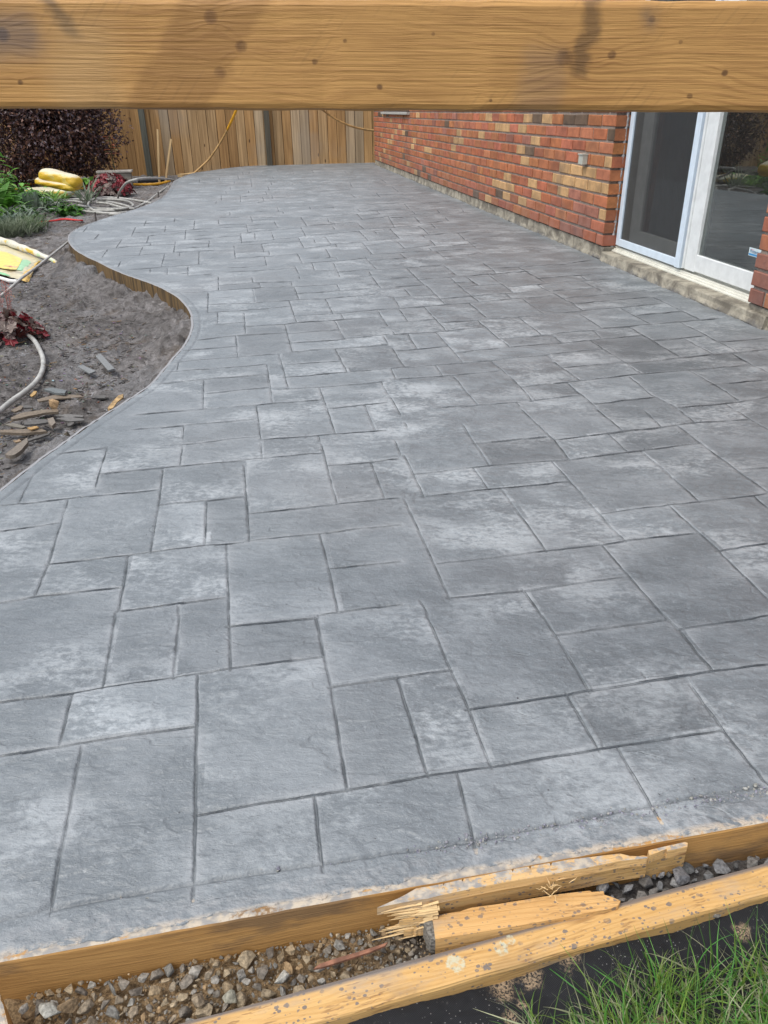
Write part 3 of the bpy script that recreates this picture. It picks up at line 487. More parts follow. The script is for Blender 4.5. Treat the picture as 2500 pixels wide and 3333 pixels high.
# second board, lying across the gravel
q1 = G(972, 3318, -.035)*.5+G(640, 3329, -.035)*.5; c1 = (G(1250, 3152, -.035)+G(1250, 3256, -.035))/2; c2 = (G(2500, 2811, -.035)+G(2500, 2899, -.035))/2
bd = (c2-c1)/np.linalg.norm(c2-c1); wid = .0345
def edge_dirt(t, col, X, Z):
    yy = t.xyz()[1]; e = t.rng(t.math('ADD', yy, t.math('MULTIPLY', t.noise(t.map((9, 9, 9)), 1.0, 3), .006)), .0125, .0175); col = t.mix(t.math('MULTIPLY', e, .92), col, (.16, .145, .14))
    pt = None
    for (x0, y0, r) in ((-.26, .0005, .010), (-.205, .003, .0085), (-.192, .009, .006)):
        d = t.math('SQRT', t.math('ADD', t.math('POWER', t.math('SUBTRACT', X, x0), 2), t.math('POWER', t.math('SUBTRACT', yy, y0), 2))); d = t.math('ADD', d, t.math('MULTIPLY', t.noise(t.tc.outputs['Object'], 120, 5, .7), .016))
        q = t.rng(d, r+.0085, r+.0065); pt = q if pt is None else t.math('MAXIMUM', pt, q)
    return t.mix(t.math('MULTIPLY', pt, t.rng(t.noise(t.tc.outputs['Object'], 220, 4), .35, .6, .15, .7)), col, (.50, .55, .44))
WOOD_2 = wood('spattered_lumber', (.64, .41, .17), (.47, .27, .09), stain=.30, cement=0.0, gs=1.2, specks=.9, extra=edge_dirt)
lum('loose_board', 'long pale board spattered with grey cement, lying loose between the gravel and the black fabric', c1-bd*1.1+np.array([0, 0, -.044]), c2+bd*1.3+np.array([0, 0, -.044]), wid+.004, .089, WOOD_2, seed=9, ch=.005, wob=.00035, seg=140)
# broken, saw-kerfed length of form in front of the form board
K = lambda X, Y: (1250+.7535*X, 2600+.7535*Y)
FX = np.array([FD[0], FD[1], 0]); FY = np.array([FNr[0], FNr[1], 0])
def broken_form():
    org = G(*K(600, 380), -.03); th = thing('broken_form_board', 'splintered saw-kerfed piece of pale form board leaning on the long form board', 'board', org)
    fr = (org, FX, FY, UPZ); z0 = .0045
    top = [(-30, 470), (60, 430), (95, 412), (140, 386), (205, 376), (255, 366), (256, 374), (262, 365), (335, 348), (340, 358), (345, 345), (440, 328), (550, 304), (556, 316), (562, 302), (625, 292), (631, 303), (637, 290), (715, 277), (721, 290), (727, 275), (800, 262), (900, 250), (1020, 236), (1060, 246), (1140, 250), (1136, 256), (1020, 268), (860, 300), (700, 330), (520, 360), (330, 398), (230, 420), (190, 430), (120, 440), (60, 452)]
    m = MB(); m.prism([G(*K(a, b), z0) for a, b in top], (0, -.0008, -.012)); make('kerfed_top', m, WOOD_C, th, frame=fr)
    # splintered left end and front face: layers of different length
    rg = np.random.default_rng(4); m = MB()
    lf = [(82, 468), (96, 452), (76, 448), (130, 436), (110, 446), (230, 421), (330, 399), (520, 361), (700, 331), (860, 301), (1020, 269), (1142, 252), (1142, 248), (1120, 244), (1000, 262), (700, 318), (400, 372), (200, 405), (140, 420)]
    m.prism([G(*K(a, b), z0-.0124) for a, b in lf], (0, -.0015, -.034)); make('splintered_face', m, WOOD_P, th, frame=fr)
    m = MB(); m.prism([G(*K(a, b), z0-.047) for a, b in [(120, 436), (100, 452), (128, 446), (116, 456), (250, 424), (520, 376), (800, 326), (1000, 296), (1100, 278), (1098, 262), (900, 290), (600, 340), (300, 392)]], (0, -.0018, -.012)); make('torn_bottom_layer', m, WOOD_P, th, frame=fr)
    m = MB(); m.prism([G(*K(a, b), .003) for a, b in [(1142, 222), (1215, 205), (1300, 186), (1312, 190), (1311, 206), (1225, 224), (1220, 216), (1146, 246)]], (0, 0, -.014)); make('end_block', m, WOOD_C, th, frame=fr)
    m = MB(); m.prism([G(*K(a, b), -.0112) for a, b in [(1143, 240), (1311, 203), (1312, 195), (1146, 226)]], (0, -.0015, -.045)); make('end_block_face', m, WOOD_P, th, frame=fr)
    m = MB()
    for k, (x_, y_, l_, zt_, h_) in enumerate(((150, 428, 125, z0-.0008, .006), (165, 432, 88, z0-.009, .007), (150, 434, 60, z0-.018, .007), (170, 438, 105, z0-.027, .008), (150, 440, 50, z0-.037, .006), (180, 444, 95, z0-.045, .009))):
        a = K(x_, y_); pts = []; n_ = 9
        for q in range(n_+1): f_ = q/n_; pts.append((x_-l_*f_, y_-9+(l_*f_)*.24+3*f_+rg.normal()*1.2))
        for q in range(n_, -1, -1): f_ = q/n_; pts.append((x_-l_*f_*rg.uniform(.86, 1.0), y_+9+(l_*f_)*.24-15*f_+rg.normal()*1.4))
        m.prism([np.array([*G(*K(a_, b_), z0)[:2], zt_]) for a_, b_ in pts], (0, -.0012, -h_))
    make('torn_layers', m, WOOD_P, th, frame=fr)
    m = MB()
    for i in range(46):
        zz_ = z0-.004-rg.uniform(0, .052); a = np.array([*G(*K(150+rg.uniform(-10, 90), 432+rg.uniform(-6, 6)), z0)[:2], zz_]); L_ = rg.uniform(.012, .046)*(1.3 if zz_ < -.03 else 1); tip = a-FX*L_+np.array([0, rg.normal()*.0015, rg.normal()*.003]); w_ = rg.uniform(.0010, .0030)
        m.tube([a, (a+tip)/2+np.array([0, 0, rg.normal()*.0006]), tip], [w_, w_*.7, .0002], 4)
    make('torn_fibres', m, WOOD_S, th, frame=fr)
    m = MB()
    for i in range(15):
        c = G(*K(730+rg.normal()*22, 385+rg.normal()*22) if i < 13 else K(782+rg.normal()*16, 352+rg.normal()*10), -.006); d = rg.normal(size=3); d[2] = abs(d[2]); d /= np.linalg.norm(d)
        m.tube([c, c+d*.005, c+d*.009+rg.normal(size=3)*.0006, c+d*.012+rg.normal(size=3)*.0012], [.0004, .0005, .0004, .0001], 4)
    make('splinters', m, WOOD_S, th, frame=fr)
broken_form()
def broken_scrap():
    org = G(*K(600, 500), -.06); th = thing('broken_board_end', 'short broken board end with a grey cement-caked butt, wedged between the two boards', 'board', org); z0 = -.028
    dx = G(*K(900, 470), z0)-G(*K(215, 560), z0); dx[2] = 0; dx /= np.linalg.norm(dx); dy = np.array([-dx[1], dx[0], 0]); fr = (org, dx, dy, UPZ)
    m = MB(); m.prism([G(*K(a, b), z0) for a, b in [(208, 507), (262, 496), (330, 486), (375, 470), (480, 456), (640, 430), (760, 411), (890, 396), (897, 402), (948, 398), (952, 414), (985, 424), (1022, 440), (1010, 462), (960, 478), (800, 508), (500, 562), (222, 606)]], (.0005, -.002, -.026)); make('broken_body', m, wood('scrap_lumber', (.66, .42, .18), (.50, .28, .10), stain=.45, gs=1.2, specks=.8), th, frame=fr)
    m = MB(); rg = np.random.default_rng(8)
    pts = [(166, 520), (150, 512), (140, 508), (158, 532), (170, 530), (180, 556), (192, 590), (204, 606), (224, 607), (214, 560), (206, 508), (180, 510)]
    m.prism([G(*K(a, b), z0-.001) for a, b in pts], (-.001, -.001, -.022), col=(.20, .19, .17)); make('caked_end', m, attrmat('end_grain_cement', .9, .9, 300, .003, .6), th, frame=fr)
broken_scrap()
# splinter of bark on the gravel
m = MB(); b6 = lambda X, Y: (.7535*X, 2700+.7535*Y)
m.prism([G(*b6(a, b), -.040) for a, b in [(1355, 600), (1380, 580), (1450, 556), (1540, 530), (1620, 505), (1675, 486), (1665, 500), (1600, 528), (1500, 560), (1400, 592)]], (0, 0, -.003)); o = make('wood_splinter', m, plain('bark_wood', (.22, .10, .06), .7, .4, 90)); tag(o, 'thin reddish brown wood splinter lying on the stones', 'splinter')

# ------------------------------------------------------------------ near ground: gravel bed, stones, weed fabric, grass
def near_sheet(name, corners, z, n, mat, amp, seed, zf=None):
    cs = [G(a, b, z)[:2] for a, b in corners]; us = np.linspace(0, 1, n[0]); vs = np.linspace(0, 1, n[1]); Ug, Vg = np.meshgrid(us, vs)
    P = [(1-Ug)*(1-Vg)*cs[0][i]+Ug*(1-Vg)*cs[1][i]+Ug*Vg*cs[2][i]+(1-Ug)*Vg*cs[3][i] for i in (0, 1)]; X, Y = P[0].ravel(), P[1].ravel()
    Z = np.full(len(X), z)+amp*fbm(X*18, Y*18, seed, 5)+amp*.4*fbm(X*130, Y*130, seed+3, 3)
    if zf: Z = Z+zf(X, Y)
    i = np.arange(n[1]-1)[:, None]*n[0]+np.arange(n[0]-1)[None, :]; Fc = np.stack([i, i+1, i+1+n[0], i+n[0]], -1).reshape(-1, 4)
    a = P[0]; cross = (cs[1][0]-cs[0][0])*(cs[3][1]-cs[0][1])-(cs[1][1]-cs[0][1])*(cs[3][0]-cs[0][0])
    if cross < 0: Fc = Fc[:, ::-1].copy()
    return grid_mesh(name, X, Y, Z, Fc, mat)
def bed_material():
    t = NT('gravel_dirt'); P = t.tc.outputs['Object']; X = t.xyz()[0]; b = t.noise(P, 60, 6, .7); c = t.noise(P, 300, 4, .7)
    br = t.mix(t.rng(c, .3, .7), (.10, .065, .035), (.34, .24, .135)); gy = t.mix(t.rng(c, .3, .7), (.03, .028, .028), (.10, .095, .095))
    k = t.rng(t.math('ADD', X, t.math('MULTIPLY', t.noise(P, 8, 3), .2)), .03, .16); return t.fin(t.mix(k, br, gy), .9, t.bump(b, .9, .006, t.bump(c, .6, .002)), .3)
ob = near_sheet('gravel_bed', [(-700, 3300), (3300, 2560), (3300, 2900), (-700, 3700)], -.068, (420, 110), bed_material(), .010, 81); tag(ob, kind='structure')
def hull(seed, flat=.6):
    rg = np.random.default_rng(seed); bm = bmesh.new(); k = rg.integers(9, 15)
    for i in range(k):
        p = rg.normal(size=3); p /= np.linalg.norm(p); p *= rg.uniform(.8, 1.05); p[2] *= flat; bm.verts.new(p*np.array([1, rg.uniform(.6, .9), 1]))
    r = bmesh.ops.convex_hull(bm, input=bm.verts); bmesh.ops.delete(bm, geom=list({g_ for g_ in r['geom_interior']+r['geom_unused'] if isinstance(g_, bmesh.types.BMVert)}), context='VERTS')
    bmesh.ops.bevel(bm, geom=list(bm.edges), offset=.07, segments=1, affect='EDGES', clamp_overlap=True)
    bm.verts.ensure_lookup_table(); v = np.array([q.co[:] for q in bm.verts]); bm.verts.index_update(); f = [tuple(q.index for q in fc.verts) for fc in bm.faces]; bm.free(); return v, f
HULLS = [hull(i, .5+.25*(i % 3)) for i in range(16)]
ROCK = attrmat('crushed_stone', .8, .9, 260, .0025, .45, .35)
def rot(rg):
    q = rg.normal(size=4); q /= np.linalg.norm(q); w, x, y, z = q
    return np.array([[1-2*(y*y+z*z), 2*(x*y-z*w), 2*(x*z+y*w)], [2*(x*y+z*w), 1-2*(x*x+z*z), 2*(y*z-x*w)], [2*(x*z-y*w), 2*(y*z+x*w), 1-2*(x*x+y*y)]])
fo = lambda p: (np.array(p[:2])-fa)@FNr        # distance behind the outer face of the front form
bn = np.array([-bd[1], bd[0]]); bo = lambda p: (np.array(p[:2])-c1[:2])@bn
def gravel():
    mL, mR = MB(), MB(); rg = np.random.default_rng(21); big = []
    def scatter(m, n, xr, size, cols, zb):
        k = 0; tries = 0
        while k < n and tries < n*30:
            tries += 1; x = rg.uniform(*xr); y = rg.uniform(.30, .75); s = float(size(rg)); p = (x, y)
            if fo(p) > -s*.8 or bo(p) < .020+s*.6: continue
            if x < G(30, 3290, -.05)[0]+.012: continue
            if any((x-a)**2+(y-b)**2 < (.68*(s+c))**2 for a, b, c in big): continue
            big.append((x, y, s)); v, f = HULLS[rg.integers(len(HULLS))]; R = rot(rg); v = (v*s)@R.T; v[:, 2] *= .8
            c = cols[rg.integers(len(cols))]; j = rg.uniform(.75, 1.25); col = tuple(min(1, q*j) for q in c); m.add(v+np.array([x, y, zb+rg.uniform(-.002, .005)]), f, col); k += 1
    br = [(.25, .19, .12), (.23, .19, .14), (.19, .17, .145), (.29, .20, .11), (.22, .215, .20), (.15, .13, .11), (.28, .265, .24), (.31, .25, .17)]
    gy = [(.15, .155, .165), (.19, .195, .205), (.12, .125, .13), (.24, .245, .255), (.18, .175, .17)]; dk = [(.06, .055, .05), (.08, .07, .06), (.05, .05, .05)]
    scatter(mL, 210, (-.46, -.05), lambda r: r.uniform(.0065, .013), br, -.057)
    scatter(mL, 900, (-.46, .03), lambda r: r.uniform(.0032, .0078), br, -.059)
    scatter(mL, 1500, (-.46, .06), lambda r: r.uniform(.0013, .0032), br, -.062)
    scatter(mR, 120, (.0, .22), lambda r: r.uniform(.004, .010), dk, -.060)
    scatter(mR, 900, (-.02, .24), lambda r: r.uniform(.0015, .004), dk, -.061)
    scatter(mR, 190, (.22, 1.2), lambda r: r.uniform(.008, .015), gy, -.052)
    scatter(mR, 300, (.2, 1.2), lambda r: r.uniform(.004, .008), gy, -.056)
    tag(make('brown_gravel', mL, ROCK), 'brown crushed gravel between the two boards at the lower left', 'gravel', kind='stuff')
    tag(make('grey_gravel', mR, ROCK), 'dark grey crushed gravel between the two boards at the lower right', 'gravel', kind='stuff')
gravel()
def big_stone(pxy, s, col, label, i, z=-.045):
    v, f = HULLS[i]; m = MB(); R = rot(np.random.default_rng(i+50)); p = G(*pxy, z); m.add((v*s)@R.T*np.array([1, 1, .8])+p, f, col); o = make('stone', m, ROCK); tag(o, label, 'stone', 'larger stones on the gravel')
big_stone((920, 3182), .0135, (.42, .41, .37), 'palest stone on the brown gravel, below the long form board', 3)
big_stone((160, 3295), .0150, (.34, .34, .31), 'pale grey stone near the bottom left corner of the gravel', 5)
big_stone((225, 3280), .0150, (.24, .17, .10), 'long orange brown stone beside the pale grey one at bottom left', 6)
big_stone((750, 3250), .0125, (.26, .25, .20), 'upright pointed grey stone against the loose board', 9)
big_stone((648, 3258), .0120, (.25, .20, .14), 'rounded tan stone left of the upright pointed one', 11)
big_stone((2215, 2850), .0150, (.17, .17, .18), 'largest dark grey stone between the boards at right', 2, -.040)
big_stone((2325, 2968), .0100, (.20, .19, .17), 'grey stone half under the loose board on the black fabric', 8, -.050)
def fabric_material():
    t = NT('weed_fabric'); P = t.tc.outputs['Object']; w = t.math('MULTIPLY', t.math('SINE', t.math('MULTIPLY', t.xyz()[0], 2600)), t.math('SINE', t.math('MULTIPLY', t.xyz()[1], 2600)))
    col = t.mix(t.rng(w, -.5, .8), (.010, .011, .013), (.020, .021, .025))
    s = t.vor(P, 210); g1 = t.rng(t.noise(P, 14, 4, .6), .47, .62); col = t.mix(t.math('MULTIPLY', t.rng(s, .17, .10), t.math('MULTIPLY', g1, .75)), col, (.34, .34, .34))
    s2 = t.rng(t.noise(P, 240, 3, .7), .64, .70, 0, .35); col = t.mix(s2, col, (.12, .12, .12))
    sand = t.noise(P, 420, 4, .7); sp_ = None
    for (a, b, r) in ((1640, 3190, .030), (1730, 3165, .022), (1850, 3110, .026), (1665, 3300, .016), (1700, 3250, .010), (2420, 3020, .018)):
        q = G(a, b, -.048); d = t.math('SQRT', t.math('ADD', t.math('POWER', t.math('SUBTRACT', t.xyz()[0], float(q[0])), 2), t.math('POWER', t.math('SUBTRACT', t.xyz()[1], float(q[1])), 2)))
        k = t.rng(t.math('ADD', d, t.math('MULTIPLY', t.noise(P, 70, 4, .6), r*1.3)), r*1.35, r*.9); sp_ = k if sp_ is None else t.math('MAXIMUM', sp_, k)
    col = t.mix(t.math('MULTIPLY', sp_, t.rng(sand, .42, .56)), col, (.30, .225, .15))
    h = t.math('ADD', w, t.math('MULTIPLY', t.math('MULTIPLY', sp_, sand), 5)); return t.fin(col, .75, t.bump(h, .35, .0012), .25)
ob = near_sheet('weed_fabric', [(400, 3420), (3200, 2650), (3400, 3500), (400, 4300)], -.047, (260, 200), fabric_material(), .0045, 91, lambda X, Y: -.006+.004*np.sin(X*19+Y*30)); ob.location = (0, 0, 0); tag(ob, 'black woven weed fabric with sand and pale specks beside the loose board', 'fabric')
def grass():
    rg = np.random.default_rng(33); m = MB(); md = MB(); reg = [G(a, b, -.05)[:2] for a, b in [(1640, 3480), (1850, 3360), (1960, 3300), (2060, 3240), (2230, 3220), (2380, 3170), (2520, 3120), (2900, 3040), (3600, 3300), (3600, 4100), (1640, 4100)]]
    lo = np.min(reg, 0); hi = np.max(reg, 0)
    tuft = [];
    while len(tuft) < 430:
        p = rg.uniform(lo, hi)
        if inpoly(np.array([p[0]]), np.array([p[1]]), [tuple(q) for q in reg])[0]: tuft.append(p)
    for ti, c in enumerate(tuft):
        lean = rg.normal(size=2)*.4+np.array([-.25, .35])
        for j in range(rg.integers(14, 26)):
            b = np.array([c[0]+rg.normal()*.008, c[1]+rg.normal()*.008, -.056]); d = np.array([lean[0]+rg.normal()*.42, lean[1]+rg.normal()*.42, 1.15]); L = rg.uniform(.030, .078)*(1.25 if rg.random() < .12 else 1); W = rg.uniform(.0012, .0023)
            dead = rg.random() < .42; gcol = np.array([.10, .25, .045])*rg.uniform(.6, 1.45); gcol[0] *= rg.uniform(.7, 1.7)
            if dead: gcol = np.array([.42, .44, .28])*rg.uniform(.6, 1.2); d[2] *= .35; d[:2] *= 1.6
            up = rg.normal(size=3); (md if dead else m).leaf(b, d, up, L, W, rg.uniform(.4, 1.9), tuple(gcol), .3, 6, .45)
    # long single blades arching over the fabric
    for (x0, y0, x1, y1) in ((2130, 3160, 2010, 3060), (2200, 3150, 2170, 3010), (2240, 3190, 2190, 2995), (2395, 3180, 2382, 2925), (2300, 3140, 2290, 2985), (2460, 3130, 2445, 2955), (2080, 3190, 2015, 3065), (2380, 3120, 2400, 2940), (2160, 3200, 2070, 3080), (1640, 3400, 1700, 3240), (1960, 3230, 1865, 3135), (2330, 3150, 2250, 3000), (2000, 3220, 1950, 3190), (2050, 3250, 1950, 3170)):
        a = G(x0, y0, -.052); b = G(x1, y1, .0); v = b-a; L = np.linalg.norm(v)*1.05; m.leaf(a, v+np.array([0, 0, .03]), np.array([rg.normal(), rg.normal(), 1.]), L, .0016, .5, (.06, .16, .03), .3, 7, .45)
    gm = leafmat('grass_blade', .5, .3); tag(make('grass', m, gm), 'long green grass growing over the black fabric at the lower right', 'grass', kind='stuff'); tag(make('dead_grass', md, gm), 'pale dry grass blades lying under the green grass', 'grass', kind='stuff')
    ob = near_sheet('lawn_soil', [(1500, 3480), (3400, 3000), (3600, 4200), (1500, 4300)], -.054, (120, 120), plain('lawn_earth', (.14, .10, .06), .9, .45, 120, .8, .004), .007, 95); tag(ob, kind='structure')
grass()

# ------------------------------------------------------------------ curved garden form
def curved_form():
    t = NT('stained_hardboard'); g = t.new('ShaderNodeNewGeometry'); P = t.map((34, 34, 3)); nz = t.noise(P, 1.0, 5, .65)
    col = t.ramp(nz, [(.3, (.022, .018, .015)), (.46, (.085, .058, .030)), (.60, (.17, .110, .048)), (.8, (.05, .04, .03))])
    up = t.rng(t.xyz(g.outputs['Normal'])[2], .4, .8); col = t.mix(up, col, (.26, .265, .28)); mat = t.fin(col, .75, t.bump(nz, .5, .004), .3)
    E = smooth_curve(EDGE[::2], 2); n = len(E); th = .010; N = np.zeros((n, 2)); T = np.gradient(E, axis=0); N[:, 0] = T[:, 1]; N[:, 1] = -T[:, 0]; N /= np.linalg.norm(N, axis=1)[:, None]
    rg = np.random.default_rng(2); m = MB(); V_ = []
    for i in range(n):
        a = E[i]+N[i]*.0005; b = E[i]+N[i]*th; zt = .0005+rg.normal()*.0008; V_ += [(a[0], a[1], zt), (b[0], b[1], zt-.001), (b[0], b[1], -.15), (a[0], a[1], -.15)]
    F_ = [(4*i+j, 4*i+(j+1) % 4, 4*i+4+(j+1) % 4, 4*i+4+j) for i in range(n-1) for j in range(4)]
    m.add(V_, F_); o = make('curved_form_board', m, mat); tag(o, 'thin bent form board, streaked brown, along the wavy garden edge of the slab', 'form board')
curved_form()

# ------------------------------------------------------------------ beam across the top of the view
def beam():
    D = .80; a = GY(0, 355, D); b = GY(2500, 362, D); x = (b-a)/np.linalg.norm(b-a); z = np.cross(np.cross(x, (0, 0, 1.)), x); z /= np.linalg.norm(z); y = np.cross(z, x); h = .0868; w = .038
    org = (a+b)/2+y*(w/2); c0, c1_ = org-x*1.9, org+x*1.9; loc = lambda X, Y: (lambda q: (float((q-org)@x), float((q-org)@z)))(GY(X, Y, D))
    kn = [(785, 150, .0042), (716, 235, .0042), (686, 53, .0048), (1025, 200, .0026), (1236, 282, .0026), (1835, 187, .0060), (1992, 178, .0036), (2245, 312, .0026), (2358, 237, .0028), (65, 267, .0024), (8, 113, .0050), (1123, 133, .0018), (2122, 62, .0030), (1597, 327, .0016), (2215, 136, .0018), (1410, 110, .0016)]
    kn = [(*loc(X, Y), r*(1.15 if r > .004 else .95)) for X, Y, r in kn]
    def extra(t, col, X, Z):
        wx = t.math('ADD', X, t.math('MULTIPLY', t.noise(t.map((25, 25, 45)), 1.0, 4, .6), .03)); wz = t.math('ADD', Z, t.math('MULTIPLY', t.noise(t.map((25, 25, 25), (0, 0, 0), (4, 0, 2)), 1.0, 3), .014))
        def patch(x0, x1, z0, z1, sk=0.0, soft=.006):
            p0, p1 = loc(x0, 180)[0]+.015, loc(x1, 180)[0]+.015; q0, q1 = loc(1250, z0)[1]+.007, loc(1250, z1)[1]+.007; xs = t.math('SUBTRACT', wx, t.math('MULTIPLY', Z, sk))
            f = t.math('MULTIPLY', t.rng(xs, p0-soft, p0+soft), t.rng(xs, p1+soft, p1-soft)); return t.math('MULTIPLY', f, t.math('MULTIPLY', t.rng(wz, q1-soft, q1+soft), t.rng(wz, q0+soft, q0-soft)))
        col = t.mix(t.math('MULTIPLY', patch(385, 655, -80, 420, .75, .006), .42), col, (.20, .095, .028))
        col = t.mix(t.math('MULTIPLY', patch(340, 390, -80, 130, -.55, .006), .65), col, (.045, .028, .018))
        col = t.mix(t.math('MULTIPLY', patch(-60, 130, 30, 195, 0, .012), .55), col, (.085, .085, .095))
        col = t.mix(t.math('MULTIPLY', patch(1845, 1900, -40, 250, .15, .005), .62), col, (.07, .04, .02))
        col = t.mix(t.math('MULTIPLY', patch(1700, 1840, 150, 420, 0, .01), .30), col, (.17, .13, .10))
        col = t.mix(t.math('MULTIPLY', patch(2085, 2130, 20, 100, 0, .008), .5), col, (.10, .08, .07))
        col = t.mix(t.math('MULTIPLY', patch(150, 380, 60, 420, 0, .02), .35), col, (.46, .31, .15))
        # diagonal planer ripples
        rp = t.math('SINE', t.math('ADD', t.math('MULTIPLY', X, 520), t.math('MULTIPLY', Z, -420))); g_ = t.math('MULTIPLY', t.rng(t.noise(t.map((14, 14, 30)), 1.0, 3), .55, .66), t.rng(rp, .5, 1)); col = t.mix(t.math('MULTIPLY', g_, .16), col, (.16, .09, .035))
        return col
    mat = wood('beam_wood', (.55, .31, .10), (.27, .13, .038), gs=.9, ring=.15, knots=kn, extra=extra, rough=.55)
    m = MB(); m.lumber(c0+z*h/2, c1_+z*h/2, z, w, h, .0055, 200, .0005, 12); o = make('wooden_beam', m, mat, frame=(org, x, y, z), smooth=False); tag(o, 'knotty brown wooden beam crossing close in front of the view at the top', 'beam')
beam()

# ------------------------------------------------------------------ house
HOUSE = thing('brick_house', 'house with red and tan brick wall, bare foundation strip and white sliding patio door', 'house', WP(0, -.1))
BZ0, CH, CL = .0755, .0685, .2
def brick_material():
    t = NT('rustic_brick'); c = t.attr('col'); P = t.tc.outputs['Object']; a = t.noise(P, 11, 5, .65); b = t.noise(P, 90, 5, .7); vs = t.noise(t.map((60, 60, 9)), 1.0, 4, .6)
    col = t.mix(t.rng(a, .3, .7), t.mix(1.0, c, (.74, .72, .72), 'MULTIPLY'), t.mix(1.0, c, (1.2, 1.16, 1.1), 'MULTIPLY'))
    col = t.mix(t.rng(vs, .5, .75, 0, .25), col, t.mix(1.0, col, (1.5, 1.5, 1.3), 'MULTIPLY')); col = t.mix(t.rng(b, .58, .7, 0, .7), col, t.mix(1.0, c, (.38, .36, .38), 'MULTIPLY'))
    dirt = t.rng(t.noise(P, 2.4, 5, .6), .58, .75, 0, .4); col = t.mix(dirt, col, (.085, .07, .075))
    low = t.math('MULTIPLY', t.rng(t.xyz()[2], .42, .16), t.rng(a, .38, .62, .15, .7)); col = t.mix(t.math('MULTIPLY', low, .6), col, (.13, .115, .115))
    n1 = t.bump(t.noise(t.map((25, 25, 25)), 1.0, 5, .65), .5, .004); return t.fin(col, .85, t.bump(b, .7, .002, n1), .3)
def bricks():
    rg = np.random.default_rng(17); m = MB(); fixed = {}
    for key, ks in (('0', {2: 3, 3: 3}), ('1', {1: 3, 7: 1, 9: 1, 10: 2}), ('2', {0: 1, 1: 3, 2: 3, 6: 1, 9: 1, 10: 1}), ('3', {2: 3, 3: 1, 6: 1, 9: 1}), ('4', {0: 1, 1: 1, 2: 1, 3: 1, 4: 1}), ('5', {1: 1, 2: 1, 3: 1, 7: 1}), ('6', {0: 1, 7: 2, 8: 1}), ('7', {6: 1, 7: 3, 9: 3}), ('8', {0: 2, 8: 1, 10: 1}), ('9', {2: 2, 3: 2, 5: 1, 6: 2, 7: 1})):
        for i_ in range(11): fixed[(int(key), i_)] = ks.get(i_, 0)
    red = lambda: np.array([.37, .140, .072])*rg.uniform(.82, 1.14)*np.array([1, rg.uniform(.88, 1.12), rg.uniform(.85, 1.15)])
    tan = lambda: np.array([.47, .30, .15])*rg.uniform(.85, 1.12)
    dkc = lambda: np.array([.13, .09, .062])*rg.uniform(.8, 1.25)
    mau = lambda: np.array([.29, .125, .090])*rg.uniform(.8, 1.25)
    def brick(s0, s1, z, kind, face=None, end=False):
        col = (red, tan, dkc, mau)[kind](); col = tuple(np.clip(col, 0, 1)); L = s1-s0-.013; H = CH-.013; o = float(np.clip(rg.normal()*.0009, -.0015, .0025)); j = rg.normal(size=8)*.0010; rd = .085; c = .0035
        sA, sB, zA, zB = s0+.0065, s0+.0065+L, z+.004, z+.004+H
        if face is None: Q = lambda a, b, d: WP(a, b, d)
        else: Q = lambda a, b, d: WP(face+(-1 if face < -1 else 1)*0+d*(face_dir), b, -a)
        out = [(sA+j[0], zA+j[1]), (sB+j[2], zA+j[3]), (sB+j[4], zB+j[5]), (sA+j[6], zB+j[7])]
        v = [Q(a, b, o-c) for a, b in out]+[Q(a+(c if k in (0, 3) else -c), b+(c if k < 2 else -c), o) for k, (a, b) in enumerate(out)]+[Q(a, b, -rd) for a, b in out]
        f = [(4, 5, 6, 7), (0, 1, 5, 4), (1, 2, 6, 5), (2, 3, 7, 6), (3, 0, 4, 7), (8, 9, 1, 0), (9, 10, 2, 1), (10, 11, 3, 2), (11, 8, 0, 3)]
        if rg.random() < .5 or True: ff = [tuple(reversed(q)) for q in f]; m.add(v, ff[:8], col); m.add(v, ff[8:], tuple(np.clip(red(), 0, 1)) if end else col)
    rows = int((2.5-BZ0)/CH)
    def kindof(r, i, s):
        if (r, i) in fixed: return fixed[(r, i)]
        c = vnoise(np.array([s*1.7]), np.array([r*.33]), 77)[0]; u = rg.random()
        if u < .045+.08*max(c, 0): return 1
        if u < .085+.05*max(c, 0): return 2
        if u < .12: return 3
        return 0
    for r in range(rows):
        z = BZ0+r*CH; s = -.087; i = 0; first = .2 if r % 2 == 1 else .105
        first = first*.98
        while s < 8.93:
            L = first if i == 0 else CL
            e = min(s+L, 8.95); brick(s, e, z, kindof(r, i, s), end=(i == 0)); s = e; i += 1
            if 8.95-s < .03: break
        s = -1.551; i = 0
        while s > -4.2:
            L = (.105 if r % 2 == 0 else .2) if i == 0 else CL; brick(s-L, s, z, 3 if (r, i) == (0, 0) else (0 if rg.random() < .78 else rg.integers(1, 4))); s -= L; i += 1
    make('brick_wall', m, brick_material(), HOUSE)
    # mortar body, set back behind the faces
    mm = MB(); mm.box(WP(4.440, 1.29, -.0500), WD, WN, UPZ, 9.010, .086, 2.42); mm.box(WP(-2.890, 1.29, -.0500), WD, WN, UPZ, 2.64, .086, 2.42)
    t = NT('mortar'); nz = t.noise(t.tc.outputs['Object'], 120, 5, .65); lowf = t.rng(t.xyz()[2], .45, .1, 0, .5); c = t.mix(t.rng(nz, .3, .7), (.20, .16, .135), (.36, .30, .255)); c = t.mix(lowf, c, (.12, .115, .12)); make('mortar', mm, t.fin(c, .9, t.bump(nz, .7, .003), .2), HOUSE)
bricks()
